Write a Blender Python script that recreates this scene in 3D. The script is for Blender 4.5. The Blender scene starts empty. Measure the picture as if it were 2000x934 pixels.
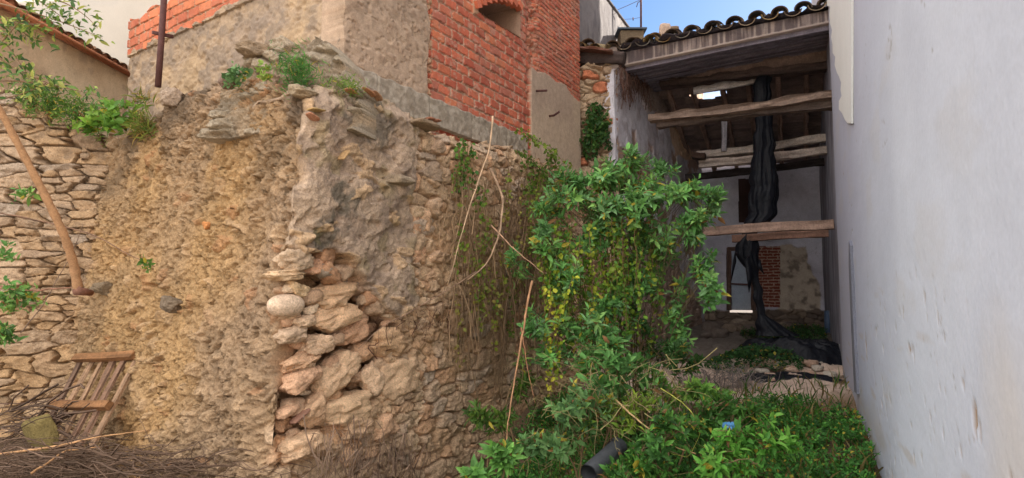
import bpy, math, random
import numpy as np
from mathutils import Vector
random.seed(7); RNG = np.random.default_rng(11)
S = bpy.context.scene; COLL = S.collection
# ---------------------------------------------------------------- camera, sky, sun, exposure
CAM = np.array([0.0, 0.0, 1.6]); FPX = 1200.0; PITCH = math.atan(93/1200)
cd = bpy.data.cameras.new('camera'); cd.lens = 21.6; cd.sensor_width = 36; cd.clip_end = 2000; cd.clip_start = .05
cam = bpy.data.objects.new('camera', cd); COLL.objects.link(cam)
cam.location = CAM; cam.rotation_euler = (math.pi/2+PITCH, 0, 0); S.camera = cam
SUN_AZ, SUN_EL = math.radians(62), math.radians(34)      # azimuth clockwise from +Y
w = bpy.data.worlds.new('World'); S.world = w; w.use_nodes = True
nt = w.node_tree; bg = nt.nodes['Background']; bg.inputs['Strength'].default_value = .1
sky = nt.nodes.new('ShaderNodeTexSky'); sky.sky_type = 'NISHITA'; sky.sun_disc = False
sky.sun_elevation = SUN_EL; sky.sun_rotation = SUN_AZ; sky.air_density = .9; sky.dust_density = 1.2; sky.ozone_density = 1.3
tc = nt.nodes.new('ShaderNodeTexCoord'); mp = nt.nodes.new('ShaderNodeMapping'); mp.inputs['Scale'].default_value = (1.2, 1.2, 4.5)
ns = nt.nodes.new('ShaderNodeTexNoise'); ns.inputs['Scale'].default_value = 2.3; ns.inputs['Detail'].default_value = 7
cr = nt.nodes.new('ShaderNodeValToRGB'); cr.color_ramp.elements[0].position = .42; cr.color_ramp.elements[1].position = .78
cr.color_ramp.elements[0].color = (0, 0, 0, 1); cr.color_ramp.elements[1].color = (.75, .75, .75, 1)
mx = nt.nodes.new('ShaderNodeMixRGB'); mx.inputs[2].default_value = (15, 14.5, 14, 1)
L = nt.links.new
# unseen bright cloud bank added overhead and behind the viewer as fill light, thin cloud streaks over the blue in front
sx = nt.nodes.new('ShaderNodeSeparateXYZ'); L(tc.outputs['Generated'], sx.inputs[0])
ma = nt.nodes.new('ShaderNodeMath'); ma.operation = 'MULTIPLY_ADD'; L(sx.outputs[1], ma.inputs[0]); ma.inputs[1].default_value = -.62; ma.inputs[2].default_value = .36
m2 = nt.nodes.new('ShaderNodeMath'); m2.operation = 'ADD'; L(ma.outputs[0], m2.inputs[0])
L(tc.outputs['Generated'], mp.inputs[0]); L(mp.outputs[0], ns.inputs[0]); L(ns.outputs[0], m2.inputs[1]); L(m2.outputs[0], cr.inputs[0])
cr.color_ramp.elements[0].position = .35; cr.color_ramp.elements[1].position = .95
hs = nt.nodes.new('ShaderNodeHueSaturation'); hs.inputs['Saturation'].default_value = 1.32; hs.inputs['Value'].default_value = .78
L(sky.outputs[0], hs.inputs['Color'])
L(cr.outputs[0], mx.inputs[0]); L(hs.outputs[0], mx.inputs[1]); L(mx.outputs[0], bg.inputs[0])
sl = bpy.data.lights.new('sun', 'SUN'); sl.energy = 5; sl.angle = math.radians(.5); sl.color = (1, .93, .82)
so = bpy.data.objects.new('sun', sl); COLL.objects.link(so)
sdir = Vector((math.sin(SUN_AZ)*math.cos(SUN_EL), math.cos(SUN_AZ)*math.cos(SUN_EL), math.sin(SUN_EL)))
so.rotation_euler = sdir.to_track_quat('Z', 'Y').to_euler(); so.location = (0, 0, 20)
S.view_settings.view_transform = 'Standard'; S.view_settings.look = 'None'; S.view_settings.gamma = 1
S.view_settings.exposure = 1.38
S.view_settings.use_curve_mapping = False
try:
    S.cycles.max_bounces = 8; S.cycles.diffuse_bounces = 5
except Exception: pass
# ---------------------------------------------------------------- numpy helpers
def ray(px, py):
    a, b = (px-1000)/FPX, (467-py)/FPX; c, s = math.cos(PITCH), math.sin(PITCH)
    return np.array([a, c-b*s, s+b*c])
def at(px, py, Y):
    r = ray(px, py); return CAM+r*(Y/r[1])
class Pl:                                   # a vertical plane: origin, unit direction, normal towards the viewer
    def __init__(s, o, d=None, to=None, flip=False):
        s.o = np.array(o[:2], float)
        d = np.array(to[:2], float)-s.o if to is not None else np.array(d, float)
        s.d = d/np.linalg.norm(d); n = np.array([s.d[1], -s.d[0]])
        if np.dot(n, -s.o) < 0: n = -n
        s.n = -n if flip else n
    def uz(s, px, py, off=0.):
        r = ray(px, py); o = s.o+s.n*off; t = np.dot(o-CAM[:2], s.n)/np.dot(r[:2], s.n); p = CAM+r*t
        return float(np.dot(p[:2]-o, s.d)), float(p[2])
    def P(s, u, z, h=0.):
        u = np.asarray(u, float); z = np.asarray(z, float)+0*u; h = np.asarray(h, float)+0*u
        return np.stack([s.o[0]+s.d[0]*u+s.n[0]*h, s.o[1]+s.d[1]*u+s.n[1]*h, z], -1)
    def at(s, px, py, off=0.):
        u, z = s.uz(px, py, off); return s.P(u, z, off)
    def poly(s, pts): return np.array([s.uz(*p) for p in pts])
def _h(i, j, k, seed):
    n = (i.astype(np.int64)*374761393+j.astype(np.int64)*668265263+k.astype(np.int64)*2147483647+seed*1274126177) & 0xffffffff
    n = ((n ^ (n >> 13))*1274126177) & 0xffffffff
    n = ((n ^ (n >> 16))*2246822519) & 0xffffffff
    return ((n ^ (n >> 15)) & 0xffffff)/float(0xffffff)
def noise(x, y, z=None, seed=0):
    x = np.asarray(x, float); y = np.asarray(y, float); z = np.zeros_like(x) if z is None else np.asarray(z, float)
    i, j, k = np.floor(x), np.floor(y), np.floor(z); fx, fy, fz = x-i, y-j, z-k
    fx, fy, fz = [f*f*f*(f*(f*6-15)+10) for f in (fx, fy, fz)]
    r = 0
    zs = (0, 1) if np.any(fz) else (0,)
    for a in (0, 1):
        for b in (0, 1):
            for c in zs:
                wt = (fx if a else 1-fx)*(fy if b else 1-fy)*(fz if c else 1-fz)
                r = r+wt*_h(i+a, j+b, k+c, seed)
    return r*2-1
def fbm(x, y, z=None, oct=4, seed=0, gain=.5):
    r = 0; a = 1; tot = 0
    for o in range(oct):
        f = 2.03**o; r = r+a*noise(x*f, y*f, None if z is None else z*f, seed+o*17); tot += a; a *= gain
    return r/tot
def ss(a, b, x):
    t = np.clip((x-a)/(b-a), 0, 1); return t*t*(3-2*t)
def stones(U, Z, cw, ch, seed=0, warp=.25, jit=.75):      # coursed rubble cells: edge distance, random id, local offset, size jitter
    x = U/cw; y = Z/ch
    x = x+warp*noise(U/cw*1.6, Z/ch*1.1, seed=seed+5)*.8+.10*fbm(U/cw*5, Z/ch*4, oct=2, seed=seed+15); y = y+warp*1.3*noise(U/cw*.9+7, Z/ch*.9, seed=seed+6)
    F1 = np.full(x.shape, 9.); F2 = np.full(x.shape, 9.); ID = np.zeros(x.shape); OX = np.zeros(x.shape); OY = np.zeros(x.shape)
    j0 = np.floor(y)
    for dj in (-1, 0, 1):
        j = j0+dj; sh = _h(j, j*0+3, j*0, seed)*7.3; xx = x+sh; i0 = np.floor(xx)
        for di in (-2, -1, 0, 1, 2):
            i = i0+di
            cx = i+.5+(_h(i, j, j*0, seed+1)-.5)*jit; cy = j+.5+(_h(i, j, j*0, seed+2)-.5)*jit*.8
            wx = .65+.75*_h(i, j, j*0, seed+3)
            dx = (xx-cx)/wx; dy = (y-cy)/(.8+.4*wx*.5)
            d = (np.abs(dx)**3.4+np.abs(dy)**3.4+np.abs(dx*.7+dy*.7*(np.where(_h(i, j, j*0, seed+8) > .5, 1, -1)))**3.4)**(1/3.4)
            cl = d < F1
            F2 = np.where(cl, F1, np.minimum(F2, d)); OX = np.where(cl, dx, OX); OY = np.where(cl, dy, OY)
            ID = np.where(cl, _h(i, j, j*0, seed+4), ID); F1 = np.where(cl, d, F1)
    return F2-F1, ID, OX, OY
def inpoly(U, Z, P):
    r = np.zeros(U.shape, bool); n = len(P)
    for a in range(n):
        x1, y1 = P[a]; x2, y2 = P[(a+1) % n]
        if y1 == y2: continue
        c = ((y1 > Z) != (y2 > Z)) & (U < (x2-x1)*(Z-y1)/(y2-y1)+x1); r ^= c
    return r
def blur(m, n=2):
    m = m.astype(float)
    for _ in range(n):
        p = np.pad(m, 1, mode='edge'); m = (p[:-2, 1:-1]+p[2:, 1:-1]+p[1:-1, :-2]+p[1:-1, 2:]+2*m)/6
    return m
def lin(r, g, b, k=1.):
    c = np.array([r, g, b])/255.; return np.where(c <= .04045, c/12.92, ((c+.055)/1.055)**2.4)*k
def mixc(a, b, t):
    t = np.asarray(t)[..., None]; return a*(1-t)+b*t
# ---------------------------------------------------------------- object helpers
def wl(o):
    v = np.zeros(3)
    while o is not None: v += np.array(o.location); o = o.parent
    return v
def thing(name, label, cat, loc=(0, 0, 0), group=None, kind=None):
    o = bpy.data.objects.new(name, None); COLL.objects.link(o); o.location = [float(c) for c in loc]; o.empty_display_size = .2
    return tag(o, label, cat, group, kind)
def tag(o, label=None, cat=None, group=None, kind=None):
    if label: o['label'] = label
    if cat: o['category'] = cat
    if group: o['group'] = group
    if kind: o['kind'] = kind
    return o
def mk(name, V, faces, mat, parent=None, col=None, smooth=True, loc=None):
    """V (n,3) world; faces: list of int arrays (m,k); col: per-vertex rgb"""
    V = np.asarray(V, float)
    off = wl(parent) if parent is not None else (np.zeros(3) if loc is None else np.array(loc, float))
    me = bpy.data.meshes.new(name); V = V-off
    me.vertices.add(len(V)); me.vertices.foreach_set('co', V.astype(np.float32).ravel())
    faces = [np.asarray(f, np.int32) for f in faces if len(f)]
    nl = sum(f.size for f in faces); nf = sum(len(f) for f in faces)
    me.loops.add(nl); me.polygons.add(nf)
    me.loops.foreach_set('vertex_index', np.concatenate([f.ravel() for f in faces]))
    tot = np.concatenate([np.full(len(f), f.shape[1], np.int32) for f in faces]); st = np.concatenate([[0], np.cumsum(tot)[:-1]]).astype(np.int32)
    me.polygons.foreach_set('loop_start', st); me.polygons.foreach_set('loop_total', tot)
    me.polygons.foreach_set('use_smooth', np.full(nf, smooth))
    if col is not None:
        c = np.ones((len(V), 4), np.float32); c[:, :3] = np.clip(col, 0, 1)
        a = me.color_attributes.new('Col', 'FLOAT_COLOR', 'POINT'); a.data.foreach_set('color', c.ravel())
    me.update(calc_edges=True); me.validate()
    me.materials.append(mat)
    o = bpy.data.objects.new(name, me); COLL.objects.link(o)
    if parent is not None: o.parent = parent
    elif loc is not None: o.location = loc
    return o
class MB:                                   # mesh accumulator
    def __init__(s): s.V = []; s.F = {}; s.C = []; s.n = 0
    def add(s, V, faces, col=None):
        V = np.asarray(V, float).reshape(-1, 3); s.V.append(V)
        s.C.append(np.broadcast_to(np.array([.5, .5, .5]) if col is None else np.asarray(col, float), V.shape))
        for f in faces:
            f = np.asarray(f, np.int64)
            if len(f): s.F.setdefault(f.shape[1], []).append(f+s.n)
        s.n += len(V)
    def tube(s, pts, rad, sides=6, col=None, cap=True):
        pts = np.asarray(pts, float); n = len(pts); rad = np.broadcast_to(np.asarray(rad, float), (n,))
        T = np.gradient(pts, axis=0); T /= np.linalg.norm(T, axis=1)[:, None]+1e-9
        ref = np.array([0, 0, 1.]) if abs(T[0][2]) < .9 else np.array([1., 0, 0])
        A = np.cross(T, ref); A /= np.linalg.norm(A, axis=1)[:, None]+1e-9; B = np.cross(T, A)
        a = np.arange(sides)*2*math.pi/sides
        V = pts[:, None]+rad[:, None, None]*(np.cos(a)[None, :, None]*A[:, None]+np.sin(a)[None, :, None]*B[:, None])
        i = np.arange(n-1)[:, None]*sides; j = np.arange(sides)[None]; k = (j+1) % sides
        q = np.stack([i+j, i+k, i+sides+k, i+sides+j], -1).reshape(-1, 4)
        f = [q]
        if cap: f += [np.arange(sides)[::-1][None], (np.arange(sides)+(n-1)*sides)[None]]
        s.add(V, f, col)
    def box(s, c, size, ax=None, col=None):
        ax = np.eye(3) if ax is None else np.asarray(ax, float); h = np.array(size)/2
        V = [np.array(c)+ax[0]*h[0]*x+ax[1]*h[1]*y+ax[2]*h[2]*z for z in (-1, 1) for y in (-1, 1) for x in (-1, 1)]
        s.add(V, [[(0, 2, 3, 1), (4, 5, 7, 6), (0, 1, 5, 4), (2, 6, 7, 3), (0, 4, 6, 2), (1, 3, 7, 5)]], col)
    def build(s, name, mat, parent=None, smooth=True, loc=None):
        return mk(name, np.concatenate(s.V), [np.concatenate(f) for f in s.F.values()], mat, parent, np.concatenate(s.C), smooth, loc)
def grid_faces(n, m, keep=None):
    i = np.arange(n-1)[:, None]; j = np.arange(m-1)[None]
    q = np.stack([i*m+j, (i+1)*m+j, (i+1)*m+j+1, i*m+j+1], -1)
    return q.reshape(-1, 4) if keep is None else q[keep[:-1, :-1] & keep[1:, :-1] & keep[:-1, 1:] & keep[1:, 1:]]
def sheet(name, pl, u0, u1, zb, zt, res, fn, mat, parent=None, thick=.25, keepfn=None, posfn=None, smooth=True):
    """height-field wall on plane pl. fn(U,Z)->(H,col). zb/zt: numbers or functions of u."""
    n = max(4, int((u1-u0)/res)); u = np.linspace(u0, u1, n)
    b = np.array([zb(x) if callable(zb) else zb for x in u]); t = np.array([zt(x) if callable(zt) else zt for x in u])
    m = max(4, int((t-b).max()/res)); v = np.linspace(0, 1, m)
    U = np.repeat(u[:, None], m, 1); Z = b[:, None]+(t-b)[:, None]*v[None]
    H, C = fn(U, Z)
    K = None if keepfn is None else keepfn(U, Z)
    if K is not None: K = np.pad(K, 1, mode='edge')
    U, Z = np.pad(U, 1, mode='edge'), np.pad(Z, 1, mode='edge'); C = np.pad(C, ((1, 1), (1, 1), (0, 0)), mode='edge')
    H = np.pad(H, 1, mode='constant', constant_values=-thick)
    P = pl.P(U, Z, H) if posfn is None else posfn(U, Z, H)
    return mk(name, P.reshape(-1, 3), [grid_faces(n+2, m+2, K)], mat, parent, C.reshape(-1, 3), smooth)
def prism(pl, poly, h0, h1, col=None, ragged=0, mb=None):   # polygon (u,z) extruded between offsets h0 (back) and h1 (front)
    P = np.array(poly, float); n = len(P); mb = mb or MB()
    A = pl.P(P[:, 0], P[:, 1], h0); B = pl.P(P[:, 0], P[:, 1], h1)
    i = np.arange(n); j = (i+1) % n
    mb.add(np.concatenate([A, B]), [np.stack([i, j, j+n, i+n], -1), i[::-1][None], (i+n)[None]], col); return mb
def beam(mb, p, q, w, h, seed=0, rough=.012, col=(.3, .2, .14), n=None, up=(0, 0, 1)):
    p, q = np.array(p, float), np.array(q, float); Ln = np.linalg.norm(q-p); T = (q-p)/Ln
    A = np.cross(T, up); A /= np.linalg.norm(A); B = np.cross(A, T)
    n = n or max(3, int(Ln/.05)); t = np.linspace(0, 1, n)
    sq = [(-1, -.93), (-.93, -1), (-.3, -1), (.3, -1), (.93, -1), (1, -.93), (1, -.3), (1, .3), (1, .93), (.93, 1), (.3, 1), (-.3, 1), (-.93, 1), (-1, .93), (-1, .3), (-1, -.3)]
    sq = np.array(sq); ns = len(sq); base = p[None]+(q-p)[None]*t[:, None]
    X = np.repeat(t[:, None]*Ln, ns, 1); J = np.repeat(np.arange(ns)[None], n, 0)
    r = 1+rough/min(w, h)*2*fbm(X*3.2+seed*3.1, J*.9+seed, oct=3, seed=seed)
    bow = rough*1.5*noise(t*2.+seed, t*0+seed, seed=3)
    V = base[:, None]+(A[None, None]*sq[None, :, 0, None]*w/2+B[None, None]*sq[None, :, 1, None]*h/2)*r[..., None]+B*bow[:, None, None]
    c = np.array(col)*(1+.55*fbm(X*1.1+seed, J*2.3, oct=3, seed=seed+9)+.2*noise(X*.4, J*5.1, seed=seed))[..., None]
    i = np.arange(n-1)[:, None]*ns; j = np.arange(ns)[None]; k = (j+1) % ns
    mb.add(V, [np.stack([i+j, i+k, i+ns+k, i+ns+j], -1).reshape(-1, 4), np.arange(ns)[::-1][None], (np.arange(ns)+(n-1)*ns)[None]], c.reshape(-1, 3))
    return mb
# ---------------------------------------------------------------- materials
def mat(name, col=None, rough=.9, spec=.25, n1=(25, .25), n2=(120, .2), bump=(60, .15, .01), stretch=None, trans=0, metal=0, stain_shade=None):
    """Base colour from vertex colour 'Col' (col None) or a constant, varied by two object-space noises, with a bump."""
    m = bpy.data.materials.new(name); m.use_nodes = True; t = m.node_tree; N = t.nodes; Lk = t.links.new
    b = N['Principled BSDF']; b.inputs['Roughness'].default_value = rough; b.inputs['Specular IOR Level'].default_value = spec; b.inputs['Metallic'].default_value = metal
    tc = N.new('ShaderNodeTexCoord'); src = tc.outputs['Object']
    if stretch:
        mp = N.new('ShaderNodeMapping'); mp.inputs['Scale'].default_value = stretch; Lk(src, mp.inputs[0]); src = mp.outputs[0]
    if col is None:
        a = N.new('ShaderNodeAttribute'); a.attribute_name = 'Col'; c = a.outputs['Color']
    else:
        a = N.new('ShaderNodeRGB'); a.outputs[0].default_value = (*col, 1); c = a.outputs[0]
    for sc, amt in (n1, n2):
        if amt <= 0: continue
        n = N.new('ShaderNodeTexNoise'); n.inputs['Scale'].default_value = sc; n.inputs['Detail'].default_value = 5; n.inputs['Roughness'].default_value = .65; Lk(src, n.inputs[0])
        r = N.new('ShaderNodeMapRange'); r.inputs[1].default_value = .25; r.inputs[2].default_value = .75; r.inputs[3].default_value = 1-amt; r.inputs[4].default_value = 1+amt; Lk(n.outputs[0], r.inputs[0])
        x = N.new('ShaderNodeVectorMath'); x.operation = 'SCALE'; Lk(c, x.inputs[0]); Lk(r.outputs[0], x.inputs['Scale']); c = x.outputs[0]
    if stain_shade:
        sc, col2, lo, hi = stain_shade
        n = N.new('ShaderNodeTexNoise'); n.inputs['Scale'].default_value = sc; n.inputs['Detail'].default_value = 8; n.inputs['Roughness'].default_value = .7; Lk(src, n.inputs[0])
        r = N.new('ShaderNodeMapRange'); r.inputs[1].default_value = lo; r.inputs[2].default_value = hi; Lk(n.outputs[0], r.inputs[0])
        x = N.new('ShaderNodeMixRGB'); Lk(r.outputs[0], x.inputs[0]); Lk(c, x.inputs[1]); x.inputs[2].default_value = (*col2, 1); c = x.outputs[0]
    Lk(c, b.inputs['Base Color'])
    if bump:
        n = N.new('ShaderNodeTexNoise'); n.inputs['Scale'].default_value = bump[0]; n.inputs['Detail'].default_value = 6; n.inputs['Roughness'].default_value = .6; Lk(src, n.inputs[0])
        bp = N.new('ShaderNodeBump'); bp.inputs['Strength'].default_value = min(1, bump[1]*4); bp.inputs['Distance'].default_value = bump[2]; Lk(n.outputs[0], bp.inputs['Height']); Lk(bp.outputs[0], b.inputs['Normal'])
    if trans:
        tr = N.new('ShaderNodeBsdfTranslucent'); Lk(c, tr.inputs[0]); ms = N.new('ShaderNodeMixShader'); ms.inputs[0].default_value = trans
        Lk(b.outputs[0], ms.inputs[1]); Lk(tr.outputs[0], ms.inputs[2]); Lk(ms.outputs[0], N['Material Output'].inputs[0])
    return m
M_wall = mat('old_masonry', n1=(13, .26), n2=(70, .4), bump=(70, .25, .014), stain_shade=(26, (.10, .075, .05), .57, .76))  # dark dirt specks in the colour also stand in for shaded pits
M_plaster = mat('weathered_plaster', n1=(6, .14), n2=(60, .2), bump=(45, .15, .008), stain_shade=(9, (.19, .16, .13), .6, .85))  # sparser dark specks, painted in for shading contrast as well as dirt
M_white = mat('white_limewash', n1=(1.6, .05), n2=(40, .06), bump=(30, .12, .004))
M_brick = mat('clay_brick', n1=(14, .2), n2=(90, .24), bump=(110, .2, .006), stain_shade=(17, (.13, .08, .06), .6, .85))
M_wood = mat('old_timber', n1=(7, .3), n2=(40, .35), bump=(45, .25, .01), rough=.85)
M_leaf = mat('leaf', n1=(9, .2), n2=(60, .14), bump=None, rough=.55, spec=.28, trans=.35)
M_stem = mat('stem', n1=(20, .25), n2=(80, .2), bump=(90, .2, .004))
M_ground = mat('soil', n1=(5, .25), n2=(50, .3), bump=(40, .3, .03))
M_tile = mat('roof_tile_clay', n1=(9, .3), n2=(60, .3), bump=(60, .2, .008), stain_shade=(11, (.16, .15, .12), .5, .72))
M_iron = mat('rusty_iron', col=(.10, .045, .04), rough=.75, n1=(12, .3), n2=(80, .3), bump=(90, .2, .003), metal=.2)
M_plastic = mat('black_plastic_sheet', col=(.006, .007, .011), rough=.48, spec=.22, n1=(6, .2), n2=(40, .1), bump=(9, .25, .03))
M_dark = mat('sooty_board', n1=(5, .3), n2=(35, .3), bump=(30, .2, .01))
M_pipe = mat('grey_pvc', col=(.06, .063, .068), rough=.5, n1=(5, .2), n2=(40, .15), bump=None)
M_bag = mat('blue_plastic', col=(.07, .22, .42), rough=.4, n1=(9, .2), n2=(50, .1), bump=(20, .3, .02))
M_concrete = mat('rough_concrete', col=(.30, .27, .245), n1=(7, .2), n2=(150, .35), bump=(120, .3, .008))
# ---------------------------------------------------------------- planes of the place
C0 = np.array([-1.74, 4.70])                       # street corner of the ruined wall
LW = np.array([-4.84, 7.0])
W1 = Pl(C0, to=LW); W2 = Pl(C0, d=(.5, .866))
CU = np.array([-1.575, 5.48])                      # corner of the house above
W1u = Pl(CU, d=(-.819, .574)); W2u = Pl(CU, d=(.5, .866))
SW = Pl(LW+np.array([.25, .05]), d=(-.985, -.17))  # dry stone wall on the left
RW = Pl((1.5, 1.8), to=(7.06, 14.0))               # white wall on the right
FR = np.array([4.70, 9.0]); FA = Pl(FR, d=(-.913, .407))   # open front of the ruin
IW = Pl((1.74, 10.2), to=(4.62, 14.8))             # left inner wall of the ruin
BW = Pl((7.12, 14.0), to=(4.5, 14.85))             # back wall of the ruin
# ---------------------------------------------------------------- ground
GP = [(-1.7, 4.3, -.05), (-.6, 6.3, -.45), (1, 9, .1), (-3, 5.6, -.2), (-4.5, 6.5, -.1), (-6, 6, 0), (-7, 3, 0), (0, 0, -.1), (-3, 0, -.1), (3, 0, -.1), (0, -8, 0), (.8, 4.2, -.25), (2.3, 4.2, -.12),
      (2.6, 5, .0), (3.4, 6.5, .15), (4, 8, .32), (2.7, 8, .22), (2.2, 10, .35), (4.4, 10.3, .47), (3.5, 12, .55), (6, 13, .68), (5, 14.5, .72), (8, 15, .7), (0, 9, .2), (1.4, 6.2, -.1), (12, 12, .7), (-8, 12, .5), (0, 14, .5), (8, 3, 0), (-10, -6, 0), (10, -8, 0)]
GPa = np.array(GP)
def ground(x, y):
    x = np.asarray(x, float); y = np.asarray(y, float)
    d = (x[..., None]-GPa[:, 0])**2+(y[..., None]-GPa[:, 1])**2+.15
    wt = 1/d**1.8; z = (wt*GPa[:, 2]).sum(-1)/wt.sum(-1)
    r = np.hypot(x, y-5); return z*(1-ss(25, 45, r))+.1*ss(25, 45, r)
def build_ground():
    a = np.concatenate([-np.geomspace(600, 9, 22), np.linspace(-8.6, 9, 330), np.geomspace(9.5, 600, 22)])
    b = np.concatenate([-np.geomspace(600, 9, 20), np.linspace(-8.6, 16, 420), np.geomspace(16.5, 700, 22)])
    X, Y = np.meshgrid(a, b, indexing='ij'); near = ss(20, 10, np.hypot(X, Y-5))
    Z = ground(X, Y)+near*(.05*fbm(X*1.5, Y*1.5, seed=3)+.025*fbm(X*9, Y*9, seed=4))
    st, idd, _, _ = stones(X, Y, .12, .12, seed=40)
    n = fbm(X*1.3, Y*1.3, seed=8); inside = ss(7.2, 7.8, Y)*ss(.8, 1.4, X)
    Z += inside*near*np.where(idd > .72, .03*ss(0, .3, st), 0)
    c = mixc(lin(92, 74, 55), lin(120, 98, 75), ss(-.3, .3, n)); c = mixc(c, lin(200, 176, 158), inside*ss(10.6, 9.8, Y)*ss(-.6, -.2, n))
    c = mixc(c, lin(110, 100, 92), inside*ss(9.9, 10.8, Y))
    c = mixc(c, lin(190, 172, 148), ss(1.2, -.5, Y)*np.ones_like(X))  # unseen ground behind the viewer, made pale to bounce sunlight forward
    o = mk('ground', np.stack([X, Y, Z], -1).reshape(-1, 3), [grid_faces(len(a), len(b))], M_ground, None, c.reshape(-1, 3)); tag(o, kind='structure')
build_ground()
# ---------------------------------------------------------------- ruined corner wall (earth face + stone face as one folded sheet)
def interp_top(pl, pts):
    q = np.array(sorted(pl.uz(*p) for p in pts)); return lambda u: float(np.interp(u, q[:, 0], q[:, 1]))
top1 = interp_top(W1, [(165, 262), (200, 252), (250, 238), (285, 195), (310, 176), (350, 166), (400, 152), (445, 120), (480, 100), (520, 105), (552, 160)])
top2 = interp_top(W2, [(600, 170), (680, 180), (740, 190), (790, 220), (830, 240), (850, 255), (900, 272), (1010, 292), (1060, 312), (1135, 348), (1180, 372)])
u1max = W1.uz(160, 400)[0]; u2max = W2.uz(1185, 500)[0]
POLY_G = W2.poly([(520, 60), (790, 195), (812, 260), (800, 330), (790, 400), (802, 470), (790, 540), (806, 590), (770, 617), (735, 597), (700, 545), (672, 512), (640, 490), (590, 500), (530, 560)])
POLY_K = W2.poly([(540, 560), (575, 512), (640, 490), (672, 515), (700, 548), (737, 600), (772, 622), (775, 655), (750, 700), (762, 745), (720, 800), (690, 870), (560, 905), (530, 720)])
POLY_L = W2.poly([(602, 380), (640, 350), (690, 375), (680, 430), (650, 470), (600, 500), (585, 440)])
POLY_L2 = W2.poly([(630, 225), (700, 190), (760, 240), (730, 290), (650, 260)])
def corner_fn(Sx, Z):
    U1 = -Sx; right = Sx > 0; aS = np.abs(Sx)
    # earth face
    wv = .06*noise(Sx*3, Z*3, seed=21)
    ww = Sx+.05*noise(Sx*12, Z*12, seed=41); wz_ = Z+.05*noise(Sx*12+5, Z*12+5, seed=42)
    e = .05*fbm(Sx*2.2, Z*2.2, oct=3, seed=1)+(.07*np.abs(fbm(ww*9, wz_*10, oct=5, seed=2, gain=.62))+.04*fbm(ww*26, wz_*28, oct=4, seed=3, gain=.75))*(.55+.6*ss(-.3, .3, fbm(Sx*1.8, Z*1.8, oct=3, seed=58)))+.012*fbm(Sx*60, Z*60, oct=2, seed=4)
    pit = ss(.2, .42, fbm(ww*14+3, wz_*15, oct=4, seed=5, gain=.6)); e -= .07*pit
    es, eid, ox, oy = stones(Sx, Z, .13, .085, seed=70, warp=.5)
    es2, eid2, _, _ = stones(Sx, Z, .055, .045, seed=71, warp=.6)
    lowst = ss(1.1, .3, Z)*.2+.09
    peb = (eid > 1-lowst); e += np.where(peb, .035*ss(0, .35, es), 0)+.012*ss(0, .5, es2)*(eid2-.4)
    n = fbm(Sx*1.1, Z*1.1, oct=4, seed=6); n2 = fbm(Sx*6, Z*6, oct=3, seed=7)
    och = mixc(lin(176, 146, 104), lin(166, 140, 106), ss(-.3, .3, n))
    gre = mixc(lin(150, 130, 108), lin(132, 115, 98), ss(-.2, .3, n2))
    g = np.clip(ss(.45, -.25, Sx+1.9+0*Z)*0+ss(2.6, 3.6, Z+.6*n)*.75+ss(-1.6, -.2, Sx+.5*n)*.6, 0, 1)
    ce = mixc(och, gre, g); ce = mixc(ce, lin(190, 152, 100), ss(.1, .5, fbm(Sx*.9+3, Z*.9, oct=3, seed=44))*ss(2.8, 1.2, Z)*ss(-1.2, -2.4, Sx)*.7)
    ce = mixc(ce, lin(92, 80, 66), ss(-.05, .4, fbm(Sx*2.2+9, Z*2.6, oct=5, seed=9))*ss(1.9, 3.3, Z)*.75)
    ce = np.where(peb[..., None], mixc(ce, mixc(lin(186, 160, 128), lin(176, 128, 90), ss(.95, .98, eid)), .45*ss(0, .2, es)), ce)
    # stone face
    far = ss(1.2, 2.6, Sx)
    s1, id1, ox1, oy1 = stones(Sx, Z, .27, .15, seed=11, warp=.28)
    s2, id2, ox2, oy2 = stones(Sx, Z, .18, .10, seed=12, warp=.3)
    pick = ss(-.05, .05, fbm(Sx*1.6, Z*1.6, oct=2, seed=15)+.1) > .5
    st = np.where(pick, s1, s2); sid = np.where(pick, id1, id2); ox = np.where(pick, ox1, ox2); oy = np.where(pick, oy1, oy2)
    hs = ss(.0, .22, st)*(.035+.05*sid)+(sid-.5)*.03*ox*ss(0, .2, st)+((sid*7.3) % 1-.5)*.05*oy*ss(0, .2, st)
    hs += .022*fbm(Sx*9+sid*30, Z*9, oct=4, seed=16)+.01*fbm(Sx*35, Z*35, oct=2, seed=18)
    bury = ss(-.1, .35, fbm(Sx*2.6, Z*2.6, oct=4, seed=55)); hs = hs*(1-.6*bury)+bury*(.02+.05*fbm(Sx*10, Z*11, oct=4, seed=56, gain=.6))
    hs += .02*np.abs(fbm(Sx*20+sid*9, Z*24, oct=3, seed=57))
    sc = mixc(lin(198, 174, 144), lin(172, 148, 122), sid); r2 = (sid*13.7) % 1
    sc = mixc(sc, lin(196, 152, 116), ss(.8, .88, r2)*.6); sc = mixc(sc, lin(168, 156, 142), ss(.2, .1, r2)*.7)
    sc = mixc(lin(152, 122, 92), sc, ss(.02, .12, st)); sc = mixc(sc, lin(176, 148, 116), bury*.6); sc = mixc(sc, lin(118, 98, 74), ss(-.1, .5, n)*.35)
    # grey render patch
    wU = Sx+.05*fbm(Sx*7, Z*7, oct=3, seed=22); wZ = Z+.05*fbm(Sx*7+9, Z*7+4, oct=3, seed=23)
    G = blur(inpoly(wU, wZ, POLY_G), 2); K = blur(inpoly(Sx+.045*fbm(Sx*5, Z*5, oct=2, seed=22), Z+.045*fbm(Sx*5+9, Z*5+4, oct=2, seed=23), POLY_K), 16); K = ss(.15, .9, K)
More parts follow.
